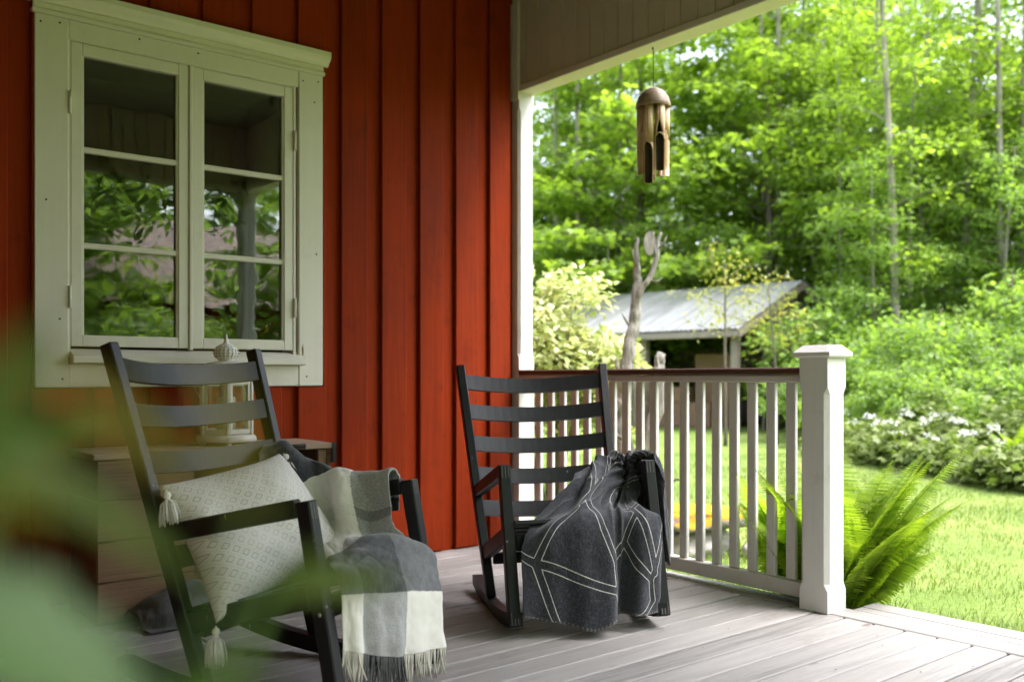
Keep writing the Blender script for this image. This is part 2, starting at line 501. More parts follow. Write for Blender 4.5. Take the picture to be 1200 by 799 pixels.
b = NB('dark_lined_wool')
ld = b.attr('line_distance')
uv = b.co('UV')
fz = b.noise(b.mapping(uv, (90, 90, 1)), 1., 4, .75)
fz2 = b.noise(b.mapping(uv, (300, 300, 1)), 1., 2, .6)
c = b.ramp(b.math('ADD', b.math('MULTIPLY', fz, .6), b.math('MULTIPLY', fz2, .4)), [(.30, (.014, .015, .020)), (.5, (.034, .035, .044)), (.72, (.11, .11, .125))])
lw = b.math('ABSOLUTE', b.math('SUBTRACT', b.math('ADD', ld, b.math('MULTIPLY', b.math('SUBTRACT', fz2, .5), .004)), .0115))
lm = b.ramp(b.math('MULTIPLY', lw, 100.), [(.07, 1.), (.16, 0.)])
c = b.mix(lm, c, (.60, .585, .56))
hem = b.attr('stitch')
c = b.mix(hem, c, (.15, .14, .13))
M['darkwool'] = b.done(b.bsdf(c, .95, b.bump(b.math('ADD', fz, fz2), .45, .004), .1, Sheen__Weight=.25, Sheen__Roughness=.5))

b = NB('tiled_roof')
co = b.co('UV')
bk = b.n('ShaderNodeTexBrick', Vector=co, Scale=1., Color1=(.34, .20, .16, 1), Color2=(.42, .27, .22, 1), Mortar=(.10, .07, .06, 1))
bk.inputs['Mortar Size'].default_value = .018
bk.inputs['Brick Width'].default_value = .24; bk.inputs['Row Height'].default_value = .32
M['tiles'] = b.done(b.bsdf(b.mix(.35, bk.outputs['Color'], (.45, .40, .38)), .8, b.bump(bk.outputs['Fac'], .8, -.02), .2))

# ================================================================== SETTING
# lawn: one sheet out to the horizon
g = MB()
g.add([(-160, -160, GROUND), (160, -160, GROUND), (160, 160, GROUND), (-160, 160, GROUND)], [(0, 1, 2, 3)])
lawn = g.build('lawn', M['lawn'])
tag(lawn, kind='structure')

# deck
d = MB()
PITCH = .12
y = -.065
k = 0
DX0 = -6.2
while y > -3.72:
    y1 = y - .0042; y0 = y - PITCH + .0042
    x = DX0
    cuts = [DX0]
    xr = DX0 + random.uniform(.8, 3.0)
    while xr < -1.2 and random.random() < .75:
        cuts.append(xr); xr += random.uniform(1.8, 3.6)
    cuts.append(-.077)
    for a, c in zip(cuts[:-1], cuts[1:]):
        dz = random.uniform(-.0015, .0015)
        d.box(a + .0015, c - .0015, y0, y1, -.03 + dz, dz, .004)
    y -= PITCH; k += 1
d.box(DX0, -.077, -.062, -.002, -.03, 0, .003)
d.box(DX0, -.08, -3.7, -.01, -.06, -.034)          # dark joists under the gaps
deck = d.build('deck', M['deck'])
tag(deck, kind='structure')
d = MB()
d.box(-.071, .055, -3.745, -.002, -.032, .001, .004)
d.box(.066, .128, -2.72, -2.052, -.033, -.002, .004)
d.box(.140, .246, -2.72, -2.046, -.034, -.003, .004)
d.box(.02, .24, -2.71, -2.06, -.14, -.037)
edge = d.build('deck_edge', M['deck_y'])
tag(edge, kind='structure')
d = MB()
d.box(DX0, .05, -3.775, -3.748, -.16, -.002, .004)
d.box(.056, .0575, -3.74, -.01, -.15, -.03)
skirt = d.build('deck_skirt', M['deck'])
tag(skirt, kind='structure')

# ================================================================== HOUSE
house = empty('house', (0, 0, 0), label='red board-and-batten house with a white window and a roofed porch', cat='house')
WX0, WX1, WZ0, WZ1 = -2.33, -1.335, 1.03, 2.285
w = MB()
HX = -6.2
w.box(HX, WX0, .0, .10, -.1, 3.15)
w.box(WX1, -.002, .0, .10, -.1, 3.15)
w.box(WX0, WX1, .0, .10, -.1, WZ0)
w.box(WX0, WX1, .0, .10, WZ1, 3.15)
x = -.176
while x > HX:
    x1 = x + .146
    spans = [(.006, 3.1)]
    if x1 > -2.45 and x < -1.19:
        spans = [(.006, .872), (2.47, 3.1)]
    for z0, z1 in spans:
        xa, xb = x, x1
        w.box(xa, xb, -.024, -.0015, z0, z1, .004)
    # the board that straddles the casing edge is notched: fill its free strip
    if spans[0][1] < 1:
        if x < -2.455: w.box(x, min(x1, -2.455), -.024, -.0015, .8725, 2.4695, .003)
        if x1 > -1.188: w.box(max(x, -1.188), x1, -.024, -.0015, .8725, 2.4695, .003)
    x -= .2285
w.box(-.002, .0, .0, 5.0, -.1, 3.15)
yy = .25
while yy < 5:
    w.box(.0015, .024, yy, yy + .146, .006, 3.1, .004)
    yy += .2285
wall = w.build('wall', M['red'], house)
w = MB()  # unseen wall added at the left to darken the porch
w.box(-4.3, -4.2, -3.6, -.03, -.1, 3.04)
yy = -3.58
while yy < -.2:
    w.box(-4.1985, -4.176, yy, yy + .146, .006, 3.03, .004); yy += .2285
w.build('shade_wall', M['red'], house)

win = MB()   # casing boards
win.box(-2.452, -2.327, -.033, -.003, .876, 2.352, .003)
win.box(-1.319, -1.195, -.033, -.003, .876, 2.352, .003)
win.box(-2.3265, -1.3195, -.030, -.003, 2.276, 2.352, .003)
win.box(-2.3265, -1.3195, -.030, -.003, .876, .972, .003)
# jamb lining of the opening
win.box(-2.329, -2.319, -.028, .09, 1.0, 2.275)
win.box(-1.345, -1.334, -.028, .09, 1.0, 2.275)
win.box(-2.318, -1.346, -.026, .09, 2.272, 2.2755)
for xn, zn in ((-2.43, 2.32), (-2.36, 2.33), (-2.41, 1.62), (-2.36, 1.15), (-2.35, .91), (-1.30, 2.31), (-1.22, 2.32), (-1.24, 2.22), (-1.28, .92), (-1.23, 1.5), (-1.8, 2.33), (-2.05, 2.335)):
    win.lathe([(.0042, 0), (.0042, .0008), (.0, .001)], 8, (0, 0, 0), True, 1)
    for i in range(len(win.v) - 24, len(win.v)):
        a_, b2, c2 = win.v[i]; win.v[i] = (xn + a_, -.0332 - c2, zn + b2)
ch_ = [(-1.300, 1.075), (-1.296, 1.04), (-1.300, 1.00), (-1.304, 1.01), (-1.306, 1.05)]
win.add([(a_, -.0334, c2) for a_, c2 in ch_], [tuple(range(5))], False, 2)
window = win.build('window', [M['cream'], M['iron'], M['chip']], house)
cn = MB()
cn.box(-2.462, -1.186, -.040, -.004, 2.353, 2.372, .003)
cn.box(-2.458, -1.190, -.034, -.004, 2.3725, 2.40, .004)
prof = [(-.036, 2.400), (-.042, 2.412), (-.060, 2.426), (-.066, 2.44), (-.066, 2.463), (-.004, 2.468), (-.004, 2.400)]
xa, xb = -2.475, -1.168
vs = [(xa, p, z) for p, z in prof] + [(xb, p, z) for p, z in prof]
n = len(prof)
fs = [(i, i + 1, n + i + 1, n + i) for i in range(n - 1)] + [tuple(range(n))[::-1], tuple(n + i for i in range(n)), (n - 1, 0, n, 2 * n - 1)]
cn.add(vs, fs)
cn.build('cornice', M['cream_x'], window)
sl = MB()
vs = [(xx, yv, zv) for xx in (-2.318, -1.302) for yv, zv in ((-.003, 1.032), (-.072, 1.003), (-.072, .976), (-.056, .972), (-.003, .974))]
sl.add(vs, [(0, 1, 6, 5), (1, 2, 7, 6), (2, 3, 8, 7), (3, 4, 9, 8), (0, 4, 3, 2, 1), (5, 6, 7, 8, 9)])
sl.build('sill', M['cream_x'], window)
ml = MB()
ml.box(-1.8375, -1.8205, -.034, -.006, 1.034, 2.271, .003)
ml.build('mullion', M['cream'], window)


def sash(x0, x1):
    z0, z1 = 1.042, 2.2705
    fwid = .044
    s = MB()
    s.box(x0, x0 + fwid, -.026, .012, z0, z1, .003)
    s.box(x1 - fwid, x1, -.026, .012, z0, z1, .003)
    s.box(x0 + fwid, x1 - fwid, -.0255, .0115, z1 - .05, z1, .003)
    s.box(x0 + fwid, x1 - fwid, -.0255, .0115, z0, z0 + .046, .003)
    for zc in (1.452, 1.842):
        s.box(x0 + fwid, x1 - fwid, -.018, .010, zc - .012, zc + .012, .004)
    # glazing beads
    for xe in (x0 + fwid, x1 - fwid - .008):
        s.box(xe, xe + .008, -.019, -.004, z0 + .046, z1 - .05, .003)
    s.build('sash', M['cream'], window)
    p = MB()
    p.box(x0 + .03, x1 - .03, -.003, .0, z0 + .03, z1 - .03)
    p.build('pane', M['glass'], window)


sash(-2.317, -1.839)
sash(-1.819, -1.347)
for xh, s_ in ((-2.3225, 1), (-1.3405, -1)):
    for zh in (1.24, 2.02):
        h = MB()
        h.tube([(xh, -.036, zh - .045), (xh, -.036, zh + .045)], .006, 8)
        h.box(xh - .004, xh + .004, -.034, -.027, zh - .04, zh + .04)
        h.build('hinge', M['cream'], window)

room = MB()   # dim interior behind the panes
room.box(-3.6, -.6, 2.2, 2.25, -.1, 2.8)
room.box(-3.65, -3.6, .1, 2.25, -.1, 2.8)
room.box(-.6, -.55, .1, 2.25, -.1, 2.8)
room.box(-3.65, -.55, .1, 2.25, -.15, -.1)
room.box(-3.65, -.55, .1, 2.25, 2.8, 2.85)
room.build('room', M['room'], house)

# corner post on the wall, with stopped chamfers
def chamfer_post(x0, x1, y0, y1, z0, z1, c0, c1, ch, half=False):
    """square post whose four edges carry a stopped chamfer between heights c0 and c1"""
    p = MB()
    e = .028
    lv = [(z0, .0012), (c0, .0012), (c0 + e, ch), (c1 - e, ch), (c1, .0012), (z1, .0012)]
    vs = []
    for z, c in lv:
        vs += [(x0 + c, y0, z), (x1 - c, y0, z), (x1, y0 + c, z), (x1, y1 - c, z), (x1 - c, y1, z), (x0 + c, y1, z), (x0, y1 - c, z), (x0, y0 + c, z)]
    fs = []
    for i in range(len(lv) - 1):
        for k in range(8):
            k2 = (k + 1) % 8
            fs.append((i * 8 + k, i * 8 + k2, i * 8 + 8 + k2, i * 8 + 8 + k))
    fs.append(tuple(range(8))[::-1]); fs.append(tuple((len(lv) - 1) * 8 + k for k in range(8)))
    p.add(vs, fs)
    return p


chamfer_post(-.001, .110, -.062, .06, .0015, 2.499, 1.02, 2.42, .014).build('corner_post', M['white'], house)
chamfer_post(-.03, .10, -3.74, -3.61, .0015, 2.499, 1.05, 2.42, .016).build('porch_post', M['white'], house)

# board frieze above the porch openings
def frieze(along, c, a0, a1):
    f = MB()
    def bx(a, b2, p0, p1, z0, z1, bev=.0):
        if along == 'y': f.box(c + p0, c + p1, a, b2, z0, z1, bev)
        else: f.box(a, b2, c + p0, c + p1, z0, z1, bev)
    bx(a0, a1, .012, .088, 2.51, 3.04)
    t = a0
    while t < a1 - .02:
        t2 = min(t + .098, a1)
        bx(t + .0015, t2 - .0015, .001, .0115, 2.535, 3.04, .003)
        bx(t + .0015, t2 - .0015, .0885, .100, 2.535, 3.04, .003)
        t += .1
    return f


f = frieze('y', .0, -3.62, -.065)
f.build('frieze', M['frieze'], house)
f = frieze('x', -3.74, HX, .1)
f.build('frieze', M['frieze'], house)
bt = MB()
bt.box(-.006, .106, -3.62, -.066, 2.4995, 2.534, .004)
bt.box(HX, .106, -3.746, -3.634, 2.4995, 2.534, .004)
bt.build('beam_trim', M['cream'], house)
pl = MB()
pl.box(-.012, .0, -.066, -.020, 2.46, 3.0, .004)
pl.box(-.001, .099, -.0635, .05, 2.5, 3.04, .003)
pl.box(-.012, -.0022, -.0195, -.001, 2.46, 3.0)
pl.build('pilaster', M['cream'], house)
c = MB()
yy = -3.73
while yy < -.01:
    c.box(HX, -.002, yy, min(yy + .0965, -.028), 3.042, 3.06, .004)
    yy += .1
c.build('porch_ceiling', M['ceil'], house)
rf = MB()
rf.box(HX - .3, .35, -4.02, 6.0, 3.152, 3.22)
rf.box(HX - .3, .35, -4.02, -3.98, 3.05, 3.15, .004)
rf.build('roof', M['iron'], house)

# ================================================================== PORCH RAILING
rail = empty('porch_railing', (0, 0, 0), label='white wooden porch railing with brown handrail and a capped post', cat='railing')
RA = Vector((.040, -.064, 0)); RB = Vector((-.022, -1.915, 0))
rdir = (RB - RA).normalized(); rside = Vector((0, 0, 1)).cross(rdir)
Z = Vector((0, 0, 1))


def railbar(name, z0, z1, wid, m, bev=.004):
    q = MB()
    q.obox((RA + RB) / 2 + Z * ((z0 + z1) / 2), rdir, rside, Z, (RB - RA).length / 2 - .0005, wid / 2, (z1 - z0) / 2, bev)
    return q.build(name, m, rail)


railbar('handrail', .9265, .956, .098, M['hand'], .005)
railbar('top_rail', .895, .926, .062, M['white_y'])
railbar('bottom_rail', .030, .091, .055, M['white_y'])
BY = [-.191, -.292, -.390, -.486, -.583, -.678, -.773, -.868, -.963, -1.056, -1.15, -1.246, -1.342, -1.437, -1.534, -1.632, -1.731, -1.829]
proto = None
for i, by in enumerate(BY):
    if proto is None:
        q = MB()
        q.box(-.011, .011, -.0225, .0225, .0915, .8945, .0035)
        proto = q.build('baluster', M['white'], rail)
        o = proto
    else:
        o = proto.copy(); COL.objects.link(o); o.parent = rail
    tt = (by - RA.y) / (RB.y - RA.y)
    pp = RA.lerp(RB, tt)
    o.location = (pp.x, pp.y + .0, 0)
    o.rotation_euler = (0, 0, math.atan2(rdir.y, rdir.x) + math.pi / 2 + random.uniform(-.015, .015))
newel = chamfer_post(-.097, .031, -2.042, -1.916, .002, .992, .085, .88, .017).build('newel_post', M['white'], rail)
q = MB()
cx, cy = -.033, -1.979
def sq(h, z): return [(cx - h, cy - h, z), (cx + h, cy - h, z), (cx + h, cy + h, z), (cx - h, cy + h, z)]
vs = sq(.074, .993) + sq(.082, 1.001) + sq(.082, 1.014) + sq(.052, 1.043)
fs = [(0, 3, 2, 1), (12, 13, 14, 15)]
for l in range(3):
    for k in range(4):
        k2 = (k + 1) % 4
        fs.append((l * 4 + k, l * 4 + k2, l * 4 + 4 + k2, l * 4 + 4 + k))
q.add(vs, fs)
q.build('cap', M['white'], newel)

# ================================================================== ROCKING CHAIRS
SLATW = [.917, .790, .656, .527, .393]


def post_pt(s, w):
    f = (w - .022) / .967
    return Vector((-.323 - .339 * f, s * (.271 + .053 * f), w))


def rock_w(u):      # underside of the rocker
    return 1.75 - math.sqrt(1.75 ** 2 - (u + .215) ** 2) + .0


def make_chair():
    t = empty('rocking_chair')
    m = M['black']
    for s in (-1, 1):
        r = MB()
        us = [-.635 + (.128 + .635) * i / 26 for i in range(27)]
        vs = []
        for i, u in enumerate(us):
            th = .050
            if i == 0: th = .040
            w0 = rock_w(u)
            for dv in (-.019, .019):
                vs.append((u, s * .272 + dv, w0)); vs.append((u + .0, s * .272 + dv, w0 + th))
        fs = []
        for i in range(26):
            a = i * 4; c = a + 4
            fs += [(a, a + 2, c + 2, c), (a + 1, c + 1, c + 3, a + 3), (a, c, c + 1, a + 1), (a + 2, a + 3, c + 3, c + 2)]
        fs += [(0, 1, 3, 2), (104, 106, 107, 105)]
        r.add(vs, fs)
        r.build('rocker', m, t)
        p = MB()
        p.bar(post_pt(s, .050), post_pt(s, .990), (0, 1, 0), .036, .043, .004)
        p.build('back_post', m, t)
        p = MB()
        p.bar((.112, s * .281, .032), (-.012, s * .281, .592), (0, 1, 0), .042, .044, .004)
        ax_ = (Vector((-.012, 0, .592)) - Vector((.112, 0, .032))).normalized(); nf = Vector((ax_.z, 0, -ax_.x))
        for e_ in (.566, .058):
            f_ = (e_ - .032) / .56
            cpos = Vector((.112 - .124 * f_, s * .281, e_)) + nf * .0221
            for k in (-1, 0, 1):
                p.obox(cpos + Vector((0, k * .012, 0)), ax_, Vector((0, 1, 0)), nf, .021, .0016, .0004, 0, 1)
        p.build('front_leg', [m, M['endgrain']], t)
        sc_ = MB()
        sc_.lathe([(.0055, -.002), (.0055, .001), (.004, .0024), (.0, .0026)], 12)
        so_ = sc_.build('screw', M['screw'], t)
        so_.location = (.055, s * .3022, .305); so_.rotation_euler = (-s * math.pi / 2, 0, 0)
        p = MB()
        a0 = post_pt(s, .452)
        p.bar((-.478, s * .292, .461), (-.034, s * .281, .571), (0, 1, 0), .034, .050, .004)
        p.build('armrest', m, t)
        p = MB()
        p.bar((-.405, s * .2795, .215), (.010, s * .2795, .341), (0, 1, 0), .028, .060, .004)
        p.build('seat_rail', m, t)
    for w in SLATW:
        q = MB()
        pr = post_pt(1, w); half = pr.y - .017
        bn = Vector((-.944, 0, -.331)); upv = Vector((-.331, 0, .944))
        N = 16
        vs = []
        for i in range(N + 1):
            tt = -1 + 2 * i / N
            bow = .056 * (1 - tt * tt) - .006
            c0 = Vector((pr.x, tt * half, w)) + bn * bow
            for a, e in ((-.0075, -.0325), (.0075, -.0325), (.0075, .0325), (-.0075, .0325)):
                vs.append(c0 + bn * a + upv * e)
        fs = []
        for i in range(N):
            for k in range(4):
                k2 = (k + 1) % 4
                fs.append((i * 4 + k, i * 4 + 4 + k, i * 4 + 4 + k2, i * 4 + k2))
        fs += [(0, 1, 2, 3), (N * 4 + 3, N * 4 + 2, N * 4 + 1, N * 4)]
        q.add(vs, fs, False)
        q.build('back_slat', m, t)
    for i in range(7):
        u = .045 - i * .070
        w = .364 + (u - .010) * .3036 + (.004 * math.cos(i))
        q = MB()
        q.obox(Vector((u, 0, w + .005)), Vector((.957, 0, .2905)), Vector((0, 1, 0)), Vector((-.2905, 0, .957)), .029, .2635, .0085, .003)
        q.build('seat_slat', m, t)
    q = MB(); q.bar((.055, -.2585, .318), (.055, .2585, .318), (0, 0, 1), .058, .022, .003)
    q.build('front_apron', m, t)
    q = MB(); q.bar((-.36, -.255, .20), (-.36, .255, .20), (0, 0, 1), .045, .022, .003)
    q.build('stretcher', m, t)
    return t


chairL = make_chair()
chairL.location = (-1.950, -1.681, .0)
chairL.rotation_euler = (-.003, .034, -1.074)
tag(chairL, 'black slat-back rocking chair that holds the pale tasselled cushion and checked throw', 'rocking chair', 'black rocking chairs on the porch')
chairR = copy_tree(chairL)
chairR.location = (-.928, -1.540, .004)
chairR.rotation_euler = (.012, -.038, -2.029)
chairR['label'] = 'black slat-back rocking chair beside the railing, draped with the dark lined throw'


def chair_matrix(ch):
    return Matrix.Translation(ch.location) @ ch.rotation_euler.to_matrix().to_4x4()


ML = chair_matrix(chairL); MR = chair_matrix(chairR)


# ------------------------------------------------------------------ cloth lofting
def catmull(P, ts):
    """P: (n, ...) control values, ts in [0, n-1]"""
    n = len(P)
    i = np.clip(np.floor(ts).astype(int), 0, n - 2)
    f = (ts - i)
    f = f.reshape((-1,) + (1,) * (P.ndim - 1))
    p0 = P[np.maximum(i - 1, 0)]; p1 = P[i]; p2 = P[i + 1]; p3 = P[np.minimum(i + 2, n - 1)]
    m1 = (p2 - p0) * .5; m2 = (p3 - p1) * .5
    return ((2 * f ** 3 - 3 * f ** 2 + 1) * p1 + (f ** 3 - 2 * f ** 2 + f) * m1 + (-2 * f ** 3 + 3 * f ** 2) * p2 + (f ** 3 - f ** 2) * m2)


def vnoise(x, y, seed):
    r_ = np.random.default_rng(seed)
    G = r_.random((64, 64)) * 2 - 1
    xi = np.floor(x).astype(int); yi = np.floor(y).astype(int)
    fx = x - xi; fy = y - yi
    fx = fx * fx * (3 - 2 * fx); fy = fy * fy * (3 - 2 * fy)
    g_ = lambda a, c: G[a % 64, c % 64]
    return (g_(xi, yi) * (1 - fx) * (1 - fy) + g_(xi + 1, yi) * fx * (1 - fy) + g_(xi, yi + 1) * (1 - fx) * fy + g_(xi + 1, yi + 1) * fx * fy)


def grid_mesh(name, P, closed_thick=.006, uvscale=(1, 1)):
    """P (nr, nc, 3) -> two-sided sheet with thickness, UV by row/column"""
    nr, nc, _ = P.shape
    du = np.gradient(P, axis=1); dv = np.gradient(P, axis=0)
    N = np.cross(du, dv); N /= (np.linalg.norm(N, axis=2, keepdims=True) + 1e-9)
    A = P + N * closed_thick * .5; Bk = P - N * closed_thick * .5
    V = np.concatenate([A.reshape(-1, 3), Bk.reshape(-1, 3)])
    o = nr * nc
    faces = []
    for i in range(nr - 1):
        for j in range(nc - 1):
            a = i * nc + j
            faces.append((a, a + 1, a + nc + 1, a + nc))
            faces.append((o + a, o + a + nc, o + a + nc + 1, o + a + 1))
    for j in range(nc - 1):
        faces.append((j, o + j, o + j + 1, j + 1))
        a = (nr - 1) * nc + j
        faces.append((a, a + 1, o + a + 1, o + a))
    for i in range(nr - 1):
        a = i * nc
        faces.append((a, a + nc, o + a + nc, o + a))
        a = i * nc + nc - 1
        faces.append((a, o + a, o + a + nc, a + nc))
    me = bpy.data.meshes.new(name)
    me.from_pydata(V.tolist(), [], faces)
    me.polygons.foreach_set('use_smooth', [True] * len(faces))
    ul = me.uv_layers.new(name='UVMap')
    li = np.zeros(len(me.loops), dtype=np.int32)
    me.loops.foreach_get('vertex_index', li)
    li = li % o
    uv = np.stack([(li % nc) / (nc - 1), (li // nc) / (nr - 1)], 1) * np.array(uvscale)
    ul.data.foreach_set('uv', uv.astype(np.float32).ravel())
    me.update()
    return me


def loft(rows, nr, nc):
    P = np.array(rows, float)                        # (R, C, 3)
    a = catmull(P, np.linspace(0, len(P) - 1, nr))    # (nr, C, 3)
    b_ = catmull(a.transpose(1, 0, 2), np.linspace(0, P.shape[1] - 1, nc))
    return b_.transpose(1, 0, 2)


def displace(P, D):
    du = np.gradient(P, axis=1); dv = np.gradient(P, axis=0)
    N = np.cross(du, dv); N /= (np.linalg.norm(N, axis=2, keepdims=True) + 1e-9)
    return P + N * D[..., None]


def to_world(P, Mx):
    A = np.array(Mx)
    return P @ A[:3, :3].T + A[:3, 3]


# light checked throw (rows from the fringe hem up and over the far armrest)
LT = [
    [(0.090, -0.243, 0.207), (0.135, -0.201, 0.189), (0.155, -0.107, 0.159), (0.170, 0.009, 0.137), (0.175, 0.168, 0.117)],
    [(0.088, -0.249, 0.287), (0.130, -0.202, 0.277), (0.150, -0.109, 0.255), (0.165, 0.006, 0.234), (0.170, 0.171, 0.206)],
    [(0.085, -0.253, 0.370), (0.120, -0.200, 0.373), (0.140, -0.112, 0.362), (0.155, 0.007, 0.345), (0.165, 0.168, 0.309)],
    [(0.000, -0.175, 0.402), (0.035, -0.125, 0.420), (0.060, -0.034, 0.428), (0.090, 0.079, 0.412), (0.110, 0.224, 0.365)],
    [(-0.100, -0.040, 0.395), (-0.070, -0.002, 0.405), (-0.040, 0.043, 0.420), (0.000, 0.151, 0.432), (0.045, 0.243, 0.408)],
    [(-0.247, 0.130, 0.385), (-0.205, 0.150, 0.405), (-0.150, 0.178, 0.435), (-0.090, 0.200, 0.418), (-0.023, 0.228, 0.445)],
    [(-0.350, 0.215, 0.470), (-0.285, 0.235, 0.490), (-0.209, 0.205, 0.510), (-0.126, 0.240, 0.495), (-0.042, 0.238, 0.513)],
    [(-0.426, 0.272, 0.556), (-0.343, 0.275, 0.585), (-0.261, 0.272, 0.596), (-0.170, 0.275, 0.602), (-0.075, 0.272, 0.600)],
    [(-0.420, 0.318, 0.540), (-0.343, 0.322, 0.560), (-0.261, 0.322, 0.578), (-0.170, 0.325, 0.590), (-0.070, 0.325, 0.592)],
    [(-0.410, 0.335, 0.440), (-0.343, 0.345, 0.440), (-0.261, 0.350, 0.455), (-0.170, 0.350, 0.470), (-0.080, 0.345, 0.480)],
]
nr, nc = 210, 120
P = loft(LT, nr, nc)
tt, ss = np.meshgrid(np.linspace(0, 1, nr), np.linspace(0, 1, nc), indexing='ij')
hang = np.clip((.24 - tt) / .24, 0, 1)
mid = np.exp(-((tt - .42) / .16) ** 2)
D = .010 * hang * np.sin(ss * 2 * np.pi * 2.2 + .6) + .005 * hang * np.sin(ss * 2 * np.pi * 5 + 2)
D += .016 * mid * np.sin((tt * 26 + ss * 5.5 + 1.2 * vnoise(ss * 3, tt * 6, 3)))
up_ = np.clip((tt - .5) / .12, 0, 1) * np.clip((.92 - tt) / .1, 0, 1)
D += .010 * up_ * np.sin(ss * 2 * np.pi * 2.0 + 2.0 * tt + .4)
D += .008 * (np.abs(vnoise(ss * 5 + tt * 4 + 9, tt * 11 - ss * 3 + 20, 25)) ** .6 - .5) * np.clip((tt - .16) / .08, 0, 1)
D += .004 * vnoise(ss * 9, tt * 16, 5) + .0015 * vnoise(ss * 26, tt * 44, 6)
P = displace(P, D)
Pw = to_world(P, ML)
throwL = empty('checked_throw', tuple(Pw[0].mean(0)), label='cream, grey and charcoal checked wool throw with fringe on the cushioned chair', cat='throw blanket')
Pl = Pw - Pw[0].mean(0)
gm_ = grid_mesh('blanket', Pl, .007)
arr = np.zeros(len(gm_.loops) * 2, dtype=np.float32); gm_.uv_layers[0].data.foreach_get('uv', arr); arr = arr.reshape(-1, 2)
sm_ = np.clip((arr[:, 1] - .42) / .12, 0, 1); sm_ = sm_ * sm_ * (3 - 2 * sm_)
arr[:, 0] = arr[:, 0] * (1 - .60 * sm_)
gm_.uv_layers[0].data.foreach_set('uv', arr.ravel())
link('blanket', gm_, M['check'], throwL)
# fringe
fr = MB(); fuv = []
r2 = random.Random(5)
for i in range(84):
    sv = (i + .5 + r2.uniform(-.3, .3)) / 84
    j = min(int(sv * (nc - 1)), nc - 2)
    p0 = Vector(Pl[0, j]) * (1 - (sv * (nc - 1) - j)) + Vector(Pl[0, j + 1]) * (sv * (nc - 1) - j)
    L = r2.uniform(.070, .092)
    sw = Vector((r2.uniform(-.012, .012), r2.uniform(-.012, .012), 0))
    pts = [p0 + Vector((0, 0, .004)), p0 + Vector((0, 0, -L * .35)) + sw * .3, p0 + Vector((0, 0, -L * .7)) + sw * .9, p0 + Vector((0, 0, -L)) + sw * 1.5]
    nv = len(fr.v)
    fr.tube(pts, [.0030, .0026, .0028, .0016], 5)
    fuv += [sv] * (len(fr.v) - nv)
me = fr.mesh('fringe')
ul = me.uv_layers.new(name='UVMap')
li = np.zeros(len(me.loops), dtype=np.int32); me.loops.foreach_get('vertex_index', li)
fa = np.array(fuv)[li]
ul.data.foreach_set('uv', np.stack([fa, np.zeros_like(fa)], 1).astype(np.float32).ravel())
link('fringe', me, M['fringe'], throwL)
# dark bunched end of the same throw, stuffed between cushion and far armrest
BN = [
    [(-.55, .120, .50), (-.52, .17, .47), (-.46, .215, .45), (-.38, .235, .42), (-.30, .23, .38)],
    [(-.58, .130, .58), (-.54, .19, .56), (-.47, .235, .535), (-.39, .245, .48), (-.31, .24, .42)],
    [(-.60, .170, .635), (-.555, .22, .63), (-.48, .255, .60), (-.40, .262, .545), (-.33, .255, .46)],
    [(-.62, .230, .630), (-.57, .265, .625), (-.49, .285, .60), (-.41, .285, .555), (-.34, .27, .50)],
    [(-.62, .285, .56), (-.57, .31, .55), (-.49, .325, .54), (-.41, .325, .52), (-.34, .31, .50)],
]
Pb = loft(np.array(BN) + np.array((.075, .035, .035)), 60, 60)
t2, s2 = np.meshgrid(np.linspace(0, 1, 60), np.linspace(0, 1, 60), indexing='ij')
Pb = displace(Pb, .012 * np.sin(s2 * 11 + t2 * 6 + 1.5) + .006 * vnoise(s2 * 8, t2 * 8, 9))
Pb = to_world(Pb, ML) - Pw[0].mean(0)
bm_ = grid_mesh('blanket_end', Pb, .007)
u_ = bm_.uv_layers[0]
arr = np.zeros(len(bm_.loops) * 2, dtype=np.float32); u_.data.foreach_get('uv', arr)
arr = arr.reshape(-1, 2); arr[:, 0] = .26 + arr[:, 0] * .38; arr[:, 1] = .22 + arr[:, 1] * .2
u_.data.foreach_set('uv', arr.ravel())
link('blanket_end', bm_, M['check'], throwL)

